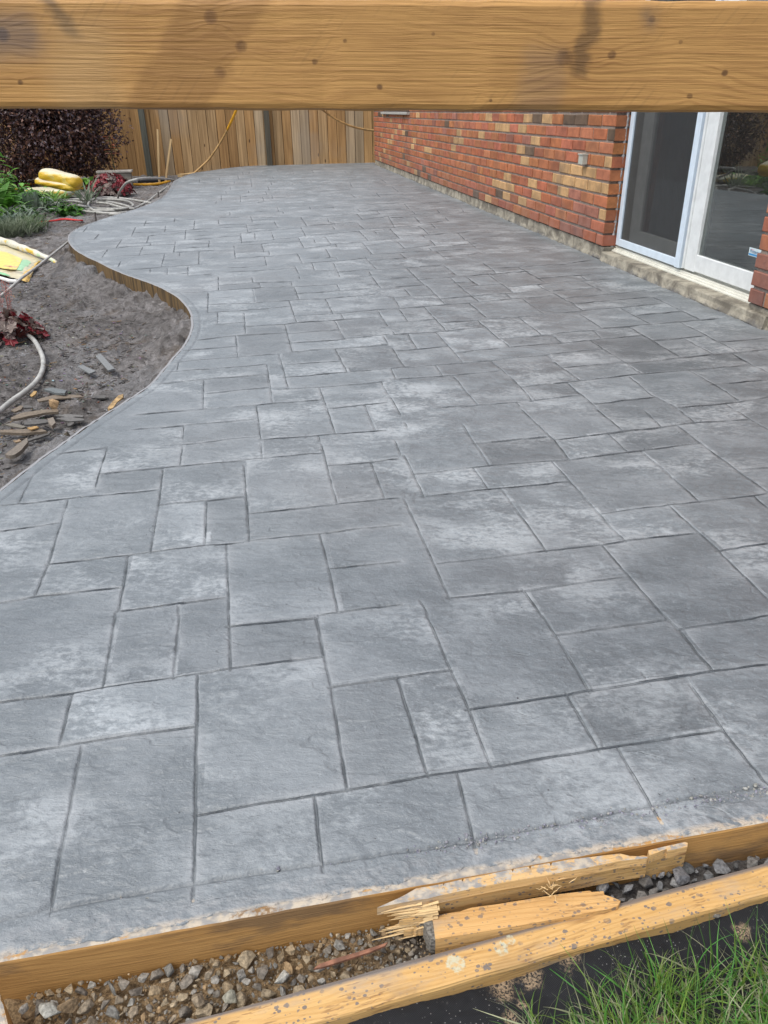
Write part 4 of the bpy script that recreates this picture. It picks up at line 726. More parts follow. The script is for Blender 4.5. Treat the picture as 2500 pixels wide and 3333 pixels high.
def found_material():
    t = NT('foundation_concrete'); P = t.tc.outputs['Object']; a = t.noise(P, 9, 6, .65, .5); b = t.noise(P, 70, 5, .7); z = t.xyz()[2]
    col = t.mix(t.rng(a, .35, .68), (.15, .135, .11), (.40, .37, .30)); zz = t.math('ADD', z, t.math('MULTIPLY', t.noise(P, 13, 4, .7), .10))
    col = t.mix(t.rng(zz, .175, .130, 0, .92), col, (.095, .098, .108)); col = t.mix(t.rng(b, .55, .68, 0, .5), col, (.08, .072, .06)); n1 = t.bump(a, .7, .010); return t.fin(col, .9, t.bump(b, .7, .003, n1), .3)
FM = found_material()
def found():
    for nm, s0, s1, zt, out, dep in (('foundation', -.087, 8.94, .073, -.012, .1), ('foundation', -4.2, -1.551, .073, -.012, .1), ('door_sill_ledge', -1.70, -.10, .052, .004, .16)):
        n = int((s1-s0)/.012); m = MB(); ss = np.linspace(s0, s1, n); prof = 7; V_ = []
        for s in ss:
            k = fbm(np.array([s*9.]), np.array([0.]), 5, 4)[0]; k2 = fbm(np.array([s*40.]), np.array([2.]), 6, 3)[0]
            for j, (z, o) in enumerate(((-.14, 0), (-.002, .006+.010*max(k2, -.2)), (.008+.005*k2, .005+.006*k), (.026, .001+.003*k2), (zt-.006, .002*k), (zt, -.003), (zt, -dep))): V_.append(WP(s, z, out+o))
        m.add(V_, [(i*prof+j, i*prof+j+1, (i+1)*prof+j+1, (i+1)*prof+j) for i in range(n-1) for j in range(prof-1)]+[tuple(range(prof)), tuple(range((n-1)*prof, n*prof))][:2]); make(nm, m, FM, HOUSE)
found()
REC = .082
def door():
    wht = plain('white_aluminium', (.66, .69, .70), .38, .06, 25, .05, .0006); blu = plain('bluish_white_frame', (.60, .70, .80), .35, .05, 25, .05, .0005); crm = plain('cream_vinyl', (.62, .62, .56), .45, .07, 20, .05, .0006); gryf = plain('grey_white_vinyl', (.50, .52, .50), .5, .08, 20, .05, .0005)
    def bar(m, s0, s1, z0, z1, o0, o1, ch=.002): m.box(WP((s0+s1)/2, (z0+z1)/2, (o0+o1)/2), WD if (s1-s0) > (z1-z0) else UPZ, WN, UPZ if (s1-s0) > (z1-z0) else WD*-1, max(s1-s0, z1-z0), o1-o0, min(s1-s0, z1-z0), ch=ch)
    ZT = 2.02
    m = MB(); bar(m, -.058, -.010, .052, ZT+.03, -REC-.10, -REC+.012); bar(m, -1.78, -1.72, .052, ZT+.03, -REC-.10, -REC+.012); bar(m, -1.72, -.06, ZT, ZT+.04, -REC-.10, -REC+.012)
    for k, (z1, o) in enumerate(((.058, .020), (.066, .008), (.075, -.004), (.083, -.030))): bar(m, -1.72, -.058, .050, z1, -REC-.10+k*.0005, -REC+o, .001)
    make('door_frame', m, crm, HOUSE)
    ck = MB(); zz_ = np.linspace(.05, 2.03, 160); rk = np.random.default_rng(6); ck.tube([WP(-.072+rk.normal()*.0006, z, -REC+.012+rk.normal()*.0008) for z in zz_], .010, 6); make('mortar_seal', ck, plain('grey_mortar_seal', (.33, .33, .34), .9, .3, 90, .8, .003), HOUSE)
    sc = MB(); bar(sc, -.140, -.098, .088, ZT, -REC-.012, -REC+.006); bar(sc, -.845, -.800, .086, ZT, -REC-.014, -REC+.012); bar(sc, -.800, -.140, .086, .124, -REC-.012, -REC+.006); S = make('screen_door', sc, blu, HOUSE)
    t = NT('insect_screen'); tr = t.new('ShaderNodeBsdfTransparent'); mx = t.new('ShaderNodeMixShader'); mx.inputs[0].default_value = .42; t.fin((.05, .052, .055), .6, None, .4); t.L(tr.outputs[0], mx.inputs[1]); t.L(t.b.outputs[0], mx.inputs[2]); t.L(mx.outputs[0], t.out.inputs[0])
    q = MB(); q.box(WP(-.470, (ZT+.124)/2, -REC-.004), WD, WN, UPZ, .66, .0008, ZT-.124); make('insect_mesh', q, t.m, S)
    q = MB(); bar(q, -.832, -.815, .95, 1.10, -REC+.012, -REC+.035); make('handle', q, wht, S)
    # sliding panel behind the screen
    sl = MB(); bar(sl, -.265, -.150, .10, ZT, -REC-.075, -REC-.045); bar(sl, -.900, -.850, .10, ZT, -REC-.075, -REC-.045); bar(sl, -.850, -.265, .10, .180, -REC-.073, -REC-.046); SL = make('sliding_panel', sl, gryf, HOUSE)
    t = NT('door_glass'); tr = t.new('ShaderNodeBsdfTransparent'); tr.inputs[0].default_value = (.72, .78, .76, 1); gl = t.new('ShaderNodeBsdfGlossy'); gl.inputs['Roughness'].default_value = .012; gl.inputs['Color'].default_value = (.95, 1, .98, 1); fr = t.new('ShaderNodeFresnel'); fr.inputs['IOR'].default_value = 2.15
    mx = t.new('ShaderNodeMixShader'); t.L(t.math('MULTIPLY_ADD', fr.outputs[0], 1.0, .04, clamp=True), mx.inputs[0]); t.L(tr.outputs[0], mx.inputs[1]); t.L(gl.outputs[0], mx.inputs[2])
    dus = t.new('ShaderNodeBsdfDiffuse'); dus.inputs[0].default_value = (.45, .45, .43, 1); m2 = t.new('ShaderNodeMixShader'); sp = t.rng(t.vor(t.map((1, 1, .35)), 75), .10, .05, 0, .35); hz = t.rng(t.noise(t.tc.outputs['Object'], 3, 4), .4, .8, .03, .10)
    t.L(t.math('ADD', t.math('MULTIPLY', sp, t.rng(t.noise(t.tc.outputs['Object'], 6, 3), .45, .6)), hz), m2.inputs[0]); t.L(mx.outputs[0], m2.inputs[1]); t.L(dus.outputs[0], m2.inputs[2]); t.L(m2.outputs[0], t.out.inputs[0]); GL = t.m
    def pane(nm, s0, s1, z0, o, par): q = MB(); q.add([WP(s0, z0, o+.004), WP(s1, z0, o+.004), WP(s1, ZT, o-.0105), WP(s0, ZT, o-.0105)], [(3, 2, 1, 0)]); return make(nm, q, GL, par)
    pane('glass_pane', -.850, -.265, .180, -REC-.060, SL)
    fx = MB(); bar(fx, -.962, -.872, .088, ZT, -REC-.040, -REC-.004); bar(fx, -1.72, -.962, .090, .166, -REC-.038, -REC-.006); bar(fx, -.872, -.858, .09, ZT, -REC-.03, -REC+.004); FX_ = make('fixed_panel', fx, wht, HOUSE)
    PN = pane('glass_pane', -1.72, -.962, .166, -REC-.022, FX_)
    q = MB(); bar(q, -.985, -.962, .166, ZT, -REC-.036, -REC-.024); make('glazing_gasket', q, gryf, FX_)
    # security sticker on the fixed pane, half hidden by the brick
    s_, z_ = onwall(1850+.3918*1514, 300+.3918*1284, REC+.02); s2, z2 = onwall(1850+.3918*1500, 300+.3918*1352, REC+.02); sw = .085; hh = z_-z2
    q = MB(); oo = -REC-.0165; q.add([WP(s_, z2, oo), WP(s_-sw, z2, oo), WP(s_-sw, z_, oo), WP(s_, z_, oo)], [(0, 1, 2, 3)]); ST = make('sticker', q, plain('sticker_paper', (.55, .66, .70), .4, .04), PN)
    q = MB(); oo = -REC-.0158; q.add([WP(s_-.003, z2+.003, oo), WP(s_-sw, z2+.003, oo), WP(s_-sw, z2+hh*.30, oo), WP(s_-.003, z2+hh*.30, oo)], [(0, 1, 2, 3)])
    q.add([WP(s_-.012, z_-hh*.27, oo), WP(s_-.035, z_-hh*.27, oo), WP(s_-.035, z_-hh*.20, oo), WP(s_-.012, z_-hh*.20, oo)], [(0, 1, 2, 3)], mat=1); make('sticker', q, [plain('sticker_blue', (.03, .25, .55), .4, .05), plain('sticker_pink', (.6, .22, .30), .4, .05)], PN)
    text_obj('lettering', 'Protected', .019, WP(s_-.009, z2+hh*.40, -REC-.0156), -WD, UPZ, plain('sticker_ink', (.02, .10, .22), .4, .02), PN)
    # room behind
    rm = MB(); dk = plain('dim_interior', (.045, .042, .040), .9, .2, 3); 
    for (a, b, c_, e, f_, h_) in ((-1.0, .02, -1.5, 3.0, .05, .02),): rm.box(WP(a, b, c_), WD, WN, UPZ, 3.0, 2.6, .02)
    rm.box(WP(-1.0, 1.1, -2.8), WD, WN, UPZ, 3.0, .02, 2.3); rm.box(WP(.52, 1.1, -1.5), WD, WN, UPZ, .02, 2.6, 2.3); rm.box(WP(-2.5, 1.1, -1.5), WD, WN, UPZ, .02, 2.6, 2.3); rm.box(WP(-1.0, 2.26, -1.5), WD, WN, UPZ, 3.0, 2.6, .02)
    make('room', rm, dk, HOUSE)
    bl = MB(); n = 24
    V_ = []
    for i in range(n+1):
        s = -.16-i/n*.38; w = .018*math.sin(i/n*math.pi*9); V_ += [WP(s, .11, -REC-.16+w), WP(s, 2.1, -REC-.16+w)]
    bl.add(V_, [(2*i, 2*i+1, 2*i+3, 2*i+2) for i in range(n)]); make('curtain', bl, plain('grey_curtain', (.30, .33, .32), .9, .1, 14), HOUSE)
def text_obj(name, s, size, pos, xd, yd, mat, parent, bold=0.0):
    cu = bpy.data.curves.new(name, 'FONT'); cu.body = s; cu.size = size; cu.extrude = .0001; cu.offset = bold; tmp = bpy.data.objects.new('tmp_text', cu); COL.objects.link(tmp)
    dg = bpy.context.evaluated_depsgraph_get(); me = bpy.data.meshes.new_from_object(tmp.evaluated_get(dg)); bpy.data.objects.remove(tmp, do_unlink=True)
    zd = np.cross(xd, yd); M = Matrix([[xd[i], yd[i], zd[i], pos[i]] for i in range(3)]+[[0, 0, 0, 1]]); me.materials.clear(); me.materials.append(mat); me.name = name
    ob = bpy.data.objects.new(name, me); COL.objects.link(ob); ob.parent = parent; ob.matrix_basis = WORLD.get(parent.name, parent.matrix_basis).inverted() @ M; WORLD[ob.name] = M; return ob
door()
s1, z1 = onwall(1850+.3918*112, 300+.3918*500); s2, z2 = onwall(1850+.3918*172, 300+.3918*592, -.03)
q = MB(); q.box(WP(.275, .518, .018), UPZ, WN, WD, .052, .036, .062, ch=.004); q.box(WP(.275, .545, .020), WD, WN, UPZ, .066, .042, .006, ch=.001); o = make('outlet_box', q, plain('grey_plastic', (.42, .43, .38), .5, .08), HOUSE); o['label'] = 'small grey weatherproof box on the brick beside the door'
q = MB(); a1 = onwall(1247, 366)[0]; a2 = onwall(1333, 372)[0]; zt = onwall(1333, 373)[1]; q.box(WP((a1+a2)/2, zt+.016, .012), WD, WN, UPZ, abs(a1-a2), .05, .03, ch=.003); make('window_sill', q, plain('sill_metal', (.38, .38, .36), .5), HOUSE)
q = MB(); q.box(WP((a1+a2)/2, zt+.5, .0), WD, WN, UPZ, abs(a1-a2)-.1, .02, .92); make('window', q, GLD if False else plain('window_dark', (.05, .06, .07), .1, .1), HOUSE)
q = MB(); q.box(WP(2.3, 2.52, -.2), WD, WN, UPZ, 13.2, .9, .14); make('eave', q, plain('eave_white', (.6, .6, .58), .5), HOUSE)

# ------------------------------------------------------------------ fences
def board_mat(name):
    t = NT(name); c = t.attr('col'); P = t.tc.outputs['Object']; g = t.noise(t.map((38, 38, 1.3)), 1.0, 5, .6, .4); f2 = t.noise(t.map((160, 160, 3)), 1.0, 3, .6)
    col = t.mix(t.rng(g, .3, .72), t.mix(1.0, c, (.66, .62, .58), 'MULTIPLY'), t.mix(1.0, c, (1.15, 1.12, 1.1), 'MULTIPLY')); kn = t.rng(t.vor(t.map((6.6, 6.6, 2.6)), 1.0), .095, .05, 0, .85); col = t.mix(kn, col, (.06, .032, .018))
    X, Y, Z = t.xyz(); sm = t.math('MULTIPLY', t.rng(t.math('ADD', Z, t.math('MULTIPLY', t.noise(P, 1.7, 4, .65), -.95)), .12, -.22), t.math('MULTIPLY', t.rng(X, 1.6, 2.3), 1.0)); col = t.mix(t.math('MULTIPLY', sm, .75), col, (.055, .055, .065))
    hi = t.rng(t.noise(P, 1.3, 3), .52, .7, 0, .4); col = t.mix(hi, col, (.34, .29, .23)); return t.fin(col, .8, t.bump(t.math('ADD', g, f2), .4, .003), .3)
FENCE_M = board_mat('weathered_cedar')
FO = GY(1223, 529, 14.08); FDm = np.array([-.9888, -.149, 0])      # runs left from the house corner
FO = np.array([.9, 14.22, 0])
def fence(name, label, org, d, n, zb, posts, nrm, seed, h=1.95):
    rg = np.random.default_rng(seed); th = thing(name, label, 'fence', org+UPZ*zb); m = MB(); s = 0.0; d = np.array(d, float); nrm = np.array(nrm, float)
    for i in range(n):
        w = .140+rg.normal()*.002; j = rg.random(); base = np.array([.45, .275, .12]) if j < .5 else (np.array([.47, .32, .165]) if j < .85 else np.array([.44, .34, .22])); base = base*rg.uniform(.8, 1.12); o = nrm*rg.normal()*.003
        m.box(org+d*(s+w/2)+UPZ*(zb+h/2+.01*rg.normal())+o, UPZ, nrm, d, h, .017, w, tuple(base), ch=.002); s += w+rg.uniform(.004, .009)
    make('board_panel', m, FENCE_M, th, frame=(org+UPZ*zb, -d, nrm, UPZ)); m = MB(); s2 = -.07
    while s2 < s: m.box(org+d*(s2+.07)+UPZ*(zb+h/2)-nrm*.055, UPZ, nrm, d, h-.03, .017, .139, (.12, .08, .045)); s2 += .1405
    make('gap_backing', m, FENCE_M, th, frame=(org+UPZ*zb, -d, nrm, UPZ))  # added dark layer that keeps sky light from showing through the gaps
    for k, (ps, col) in enumerate(posts): q = MB(); q.box(org+d*ps+UPZ*(zb+h/2+.02)+nrm*.055, UPZ, nrm, d, h+.04, .089, .089, col, ch=.006); make('post', q, POSTM, th, frame=(org+d*ps+UPZ*zb, -d, nrm, UPZ))
    q = MB()
    for z in (.35, 1.65): q.box(org+d*(s/2)+UPZ*(zb+z)-nrm*.03, d, nrm, UPZ, s, .038, .089)
    make('rail', q, FENCE_M2, th); return s
POSTM = board_mat('grey_post'); FENCE_M2 = plain('rail_wood', (.22, .14, .07), .8, .3, 12)
def fs(X, Y, z=-.1):      # distance along the far fence for a pixel
    nn = np.array([-FDm[1], FDm[0], 0]); d = ray(X, Y); t = ((FO-C0)@nn)/(d@nn); p = C0+t*d; return float((p-FO)@FDm)
Lf = fence('wooden_fence', 'tall weathered board fence across the far end of the garden', FO, FDm, 64, -.22, [(fs(1098+390, 300+.4521*0) if False else fs(480, 500), (.13, .14, .12)), (fs(872, 450), (.10, .095, .075)), (fs(60, 450), (.14, .12, .10))], (.149, -.9888, 0), 5)
cor = FO+FDm*Lf; fence('wooden_fence', 'brown board fence down the left side of the garden, seen mirrored in the patio door', cor+np.array([0, -.1, 0]), (-WD), 80, -.22, [(2.4, (.14, .12, .1)), (4.8, (.14, .12, .1)), (7.2, (.14, .12, .1))], (.9888, .149, 0), 6)
print('fence corner', cor, 'len', Lf)

# ------------------------------------------------------------------ hoses, cords, stakes
RUB = plain('grey_hose_rubber', (.34, .34, .325), .55, .22, 24, .3, .001); YEL = plain('yellow_hose_rubber', (.72, .36, .02), .45, .15, 12, .1, .0008); DUSTY = plain('dusty_tan_hose', (.42, .26, .10), .6, .25, 10, .2, .001); TAN = plain('pale_hose_rubber', (.40, .36, .30), .5, .15, 20)
def hose(pts, r, n=8): return smooth_curve(pts, n), r
c1f = lambda X, Y: (.4521*X, 300+.4521*Y)
c2f = lambda X, Y: (240+.12056*X, 540+.12056*Y)
def GP(f, L, z0, dz=None): return [G(*f(*p[:2]), z0+(p[2] if len(p) > 2 else 0)) for p in L]
def coil():
    org = G(360, 670, -.11); th = thing('garden_hose', 'coiled grey garden hose lying on the soil beside the far curve of the slab', 'hose', org); m = MB(); r = .0125; z = -.098
    runs = [[(2100, 1000, .01), (1700, 930, .0), (1350, 880, .01), (900, 850, .01), (600, 880, .02), (450, 950, .02), (390, 1030, .02), (420, 1110, .02), (560, 1200, .01), (760, 1260), (1000, 1300), (1300, 1300), (1650, 1240)],
            [(640, 905, .03), (900, 900, .03), (1250, 915, .03), (1480, 960, .03), (1600, 1040, .025), (1570, 1100, .02), (1350, 1150, .02), (950, 1160, .01), (560, 1145), (300, 1095), (130, 1065)],
            [(620, 990, .02), (900, 1010, .02), (1150, 1080, .01), (1400, 1140, .01), (1650, 1150, .01)], [(640, 940, .01), (950, 970, .01), (1300, 1040), (1550, 1120)],
            [(100, 1130), (350, 1170), (700, 1200), (1100, 1200), (1500, 1160), (1750, 1110)], [(100, 1190), (400, 1230), (800, 1270), (1200, 1270), (1450, 1240)], [(-200, 930), (-50, 905), (200, 900), (420, 930)], [(-500, 1000), (-200, 950), (100, 960), (300, 1010)],
            [(1190, 870, .02), (1230, 720, .10), (1330, 560, .20), (1450, 440, .26), (1700, 360, .30), (2000, 325, .28), (2300, 330, .22), (2530, 350, .13), (2700, 380, .06)], [(1500, 1160), (1750, 1090), (2024, 937), (2250, 760), (2450, 620), (2640, 510)]]
    for i, L in enumerate(runs):
        # heights of raised runs are compensated so that each stays over its own spot
        P = [G(*c2f(p[0], p[1]), z+(p[2] if len(p) > 2 else 0)+.004*(i % 3)) for p in L]; m.tube(smooth_curve(P, 10), r, 10)
    make('coil', m, RUB, th, smooth=True)
coil()
m = MB(); P = [G(*p, -.10+dz) for *p, dz in ((232, 778, .05), (205, 800, .07), (165, 832, .085), (120, 868, .085), (70, 905, .08), (25, 945, .05), (-30, 985, .01), (-120, 1060, 0), (-160, 1140, 0))]; m.tube(smooth_curve(P, 8), .0078, 10)
o = make('garden_hose', m, RUB, smooth=True); tag(o, 'grey hose running from under the slab rim over the torn empty bag', 'hose')
m = MB(); P = [G(*p, -.105+.012) for p in C5([(205, 440), (262, 490), (305, 560), (333, 640), (325, 730), (275, 815), (190, 890), (90, 960), (0, 1035), (-120, 1130), (-300, 1300)])]; m.tube(smooth_curve(P, 8), .0098, 12)
o = make('garden_hose', m, RUB, smooth=True); tag(o, 'thick grey hose bending out from under the dark red plant', 'hose')
m = MB(); P = [G(*c1f(*p), -.10) for p in ((-60, 745), (0, 738), (75, 718), (140, 692), (200, 668), (262, 655), (330, 668), (500, 690), (650, 690), (780, 672), (900, 664), (1040, 664), (1130, 660), (1190, 650), (1240, 636))]; m.tube(smooth_curve(P, 8), .019, 10); o = make('garden_hose', m, YEL, smooth=True); tag(o, 'yellow hose lying along the foot of the far fence behind the bags', 'hose')
# yellow cord from the slab edge up over the fence
th = thing('air_hose', 'yellow hose slung from the slab edge up across the fence', 'hose', G(624, 567, -.02))
A = [(624, 570, 13.3), (652, 545, 13.4), (678, 520, 13.5), (700, 490, 13.5), (722, 455, 13.5), (740, 422, 13.4)]; Bp = [(740, 422, 13.4), (755, 390, 13.3), (768, 360, 13.2), (790, 300, 13.1), (815, 220, 13.0)]
m = MB(); m.tube(smooth_curve([GY(*p) for p in A], 6), .016, 8); make('dusty_section', m, DUSTY, th, smooth=True); m = MB(); m.tube(smooth_curve([GY(*p) for p in Bp], 6), .019, 8); make('clean_section', m, YEL, th, smooth=True)
m = MB(); m.tube(smooth_curve([GY(*p) for p in ((1010, 330, 13.2), (1040, 350, 13.3), (1062, 366, 13.4), (1098, 390, 13.5), (1146, 411, 13.6), (1190, 421, 13.7), (1222, 424, 13.8), (1260, 424, 13.9))], 6), .016, 8); o = make('air_hose', m, DUSTY, smooth=True); tag(o, 'tan cord sagging across the fence towards the house corner', 'hose')
def stake(X0, Y0, X1, Y1, label, z=-.11, w=.034):
    a = G(X0, Y0, z); b = GY(X1, Y1, a[1]+.05); return lum('wooden_stake', label, a-np.array([0, 0, .05]), b, w*.8, w, WOOD_S, up=(0, 1, 0), seed=int(X0), cat='stake', group='wooden stakes by the fence', seg=8)
stake(*c1f(1146, 655), *c1f(1135, 266), 'taller of the two pale wooden stakes in front of the fence'); stake(*c1f(1184, 652), *c1f(1232, 336), 'shorter leaning pale wooden stake in front of the fence')
STL = plain('rusty_steel', (.10, .09, .085), .6, .3, 60)
for (a, b, h, lab) in (((687, 918), (683, 862), .11, 'steel form stake by the coiled hose, nearest of the three'), ((1141, 765), (1138, 715), .13, 'steel form stake beside the slab where the hose lies along the curve'), ((1236, 662), (1234, 622), .15, 'farthest steel form stake, by the bend near the wooden stakes')):
    p = G(*c1f(*a), -.09); t_ = GY(*c1f(*b), p[1]); m = MB(); m.tube([p-np.array([0, 0, .05]), t_], .0085, 8); tag(make('steel_stake', m, STL), lab, 'stake', 'steel stakes along the curved form')
m = MB(); P = [G(X, Y, -.105) for X, Y in ((118, 727), (135, 724), (158, 721), (178, 720), (196, 716), (214, 714), (232, 716), (250, 718), (268, 719))]
for k in range(3): m.tube([p+np.array([0, k*.018-.018, .006+.003*math.sin(k*2+i)]) for i, p in enumerate(P)], .006, 6)
o = make('red_strap', m, plain('red_nylon', (.55, .02, .02), .5, .15, 60), smooth=True); tag(o, 'short red strap lying on the bare soil', 'strap')
m = MB(); P = [G(*c1f(*p), -.10) for p in ((-60, 690), (40, 680), (140, 672), (250, 652), (330, 640))]; m.tube(smooth_curve(P, 5), .045, 8); BLK = plain('black_plastic', (.02, .02, .022), .5, .2, 20); tag(make('drain_pipe', m, BLK, smooth=True), 'black pipe half buried at the foot of the fence behind the yellow bags', 'pipe'); m = MB(); P = [G(*c1f(*p), -.09) for p in ((1000, 644), (1060, 640), (1130, 636), (1200, 630))]; m.tube(smooth_curve(P, 5), .035, 8); tag(make('drain_pipe', m, BLK, smooth=True), 'short black pipe behind the wooden stakes', 'pipe')
lum('wood_offcut', 'pale offcut of board between the fence and the far curve of the slab', G(*c1f(1295, 600), -.06), G(*c1f(1400, 588), -.06), .09, .04, WOOD_S, seed=44, seg=4)
m = MB(); m.prism([G(*C5([p])[0], -.080) for p in ((830, 1010), (870, 960), (915, 915), (950, 905), (948, 930), (905, 965), (870, 1012), (845, 1022))], (0, 0, -.012)); tag(make('wood_offcut', m, plain('muddy_wood', (.33, .22, .10), .8, .45, 60)), 'muddy yellow scrap of wood in the soil against the slab edge', 'offcut')

# ------------------------------------------------------------------ slate pieces and stones on the garden soil
SLATE = attrmat('slate', .7, .5, 160, .0015, .3, .4)
def chip(pts, col, label, z=-.088, th=.005, tilt=0.0, name='slate_chip', cat='slate', group='slate pieces on the garden soil'):
    P = [G(*C5([p])[0], z) for p in pts]; c = sum(P)/len(P); rg = np.random.default_rng(int(pts[0][0]+pts[0][1])); top = []
    for i in range(len(P)):
        a, b = P[i], P[(i+1) % len(P)]; top.append(a); k = 3
        for j in range(1, k): q = a+(b-a)*j/k; q = q+(q-c)*rg.normal()*.03; top.append(q)
    top = [p+np.array([0, 0, tilt*(p[0]-c[0])+rg.normal()*.0004]) for p in top]; m = MB(); m.prism(top, (0, .001, -th), col); tag(make(name, m, SLATE), label, cat, group)
gy = (.19, .20, .205); gd = (.10, .095, .09); bw = (.17, .135, .10)
chip([(737, 612), (775, 592), (885, 708), (835, 722)], gy, 'long clean grey slate strip lying alone in the middle of the soil', -.085, .006)
chip([(598, 690), (640, 680), (738, 728), (690, 744)], gy, 'shorter grey slate strip left of the long clean one', -.085, .006)
chip([(330, 852), (400, 848), (520, 886), (500, 908), (430, 898)], (.13, .145, .15), 'curved dark blue grey slate by the bend of the thick hose', -.080, .008, .1)
chip([(285, 945), (450, 905), (640, 915), (640, 930), (460, 938), (300, 962)], bw, 'long thin brown slate behind the tan brick piece')
chip([(640, 925), (740, 912), (820, 915), (830, 935), (700, 936)], gd, 'dark thin slate at the right end of the back row')
chip([(80, 1088), (160, 1050), (300, 1030), (440, 1020), (450, 1042), (330, 1052), (200, 1080), (100, 1098)], bw, 'longest brown slate splinter, in front of the tan brick piece', -.078, .008)
chip([(85, 1030), (150, 995), (180, 1000), (160, 1025), (110, 1042)], bw, 'rounded brown slate next to the thick hose')
chip([(160, 1000), (190, 990), (250, 998), (250, 1010), (190, 1012)], gd, 'small dark slate right of the rounded one')
chip([(175, 1125), (270, 1100), (350, 1098), (400, 1118), (300, 1135), (190, 1142)], gd, 'flat dark slate under the small square one', -.082)
chip([(365, 1095), (410, 1082), (428, 1125), (400, 1150), (372, 1125)], (.20, .17, .14), 'small square brown slate standing on the pile', -.070, .012)
chip([(400, 1062), (520, 1058), (640, 1070), (640, 1080), (500, 1082)], (.15, .145, .14), 'upper thin grey slate at the right of the pile')
chip([(430, 1092), (540, 1080), (640, 1095), (650, 1108), (520, 1115)], (.13, .125, .12), 'lower thin grey slate at the right of the pile', -.084)
chip([(30, 1135), (110, 1130), (200, 1155), (170, 1168), (80, 1150)], (.16, .145, .12), 'grey brown slate at the left of the pile', -.082)
chip([(0, 1182), (120, 1178), (330, 1172), (360, 1190), (200, 1206), (0, 1200)], bw, 'wide brown slate slab along the near side of the pile', -.080, .009)
chip([(35, 1362), (130, 1290), (210, 1240), (215, 1280), (170, 1340), (120, 1376), (70, 1378)], (.17, .145, .12), 'large tilted brown slate nearest the slab edge', -.070, .012, .15)
chip([(210, 1255), (300, 1225), (390, 1195), (380, 1215), (290, 1245), (215, 1268)], gd, 'narrow dark slate touching the large tilted one')
chip([(520, 1130), (560, 1112), (575, 1128), (545, 1148), (520, 1150)], gd, 'little dark slate at the right edge of the pile')
chip([(230, 915), (262, 880), (285, 885), (270, 908), (245, 925)], (.38, .24, .09), 'small orange wood chip beside the thick hose', -.09, .004, name='wood_chip', cat='wood chip')
chip([(210, 1165), (280, 1152), (300, 1160), (240, 1178)], (.40, .25, .10), 'small orange wood chip in the slate pile', -.072, .004, name='wood_chip', cat='wood chip')
chip([(100, 1265), (150, 1255), (165, 1268), (120, 1278)], (.26, .18, .11), 'small brown chip above the large tilted slate', -.085, .004, name='wood_chip', cat='wood chip')
v, f = HULLS[4]
def rockat(X, Y, s, sc, col, label, k=4, z=-.075, name='stone'):
    v, f = HULLS[k]; m = MB(); m.add(v*np.array(sc)*s+G(*C5([(X, Y)])[0], z), f, col); tag(make(name, m, ROCK), label, 'stone', 'stones on the garden soil')
rockat(418, 985, .020, (1.0, .8, 1.9), (.40, .27, .15), 'tan broken piece of brick standing among the slates', 4, -.065, 'brick_fragment')
rockat(522, 1222, .013, (1.1, 1, 1.3), (.06, .05, .035), 'dark pointed stone against the slab edge', 7, -.085)
rockat(1380, 540, .020, (1.2, 1, .9), (.09, .085, .08), 'dark stone under the rim at the inner curve of the slab', 1, -.09)
rockat(1400, 255, .017, (1.3, 1, .8), (.10, .095, .09), 'dark stone at the foot of the streaked form board', 10, -.09)
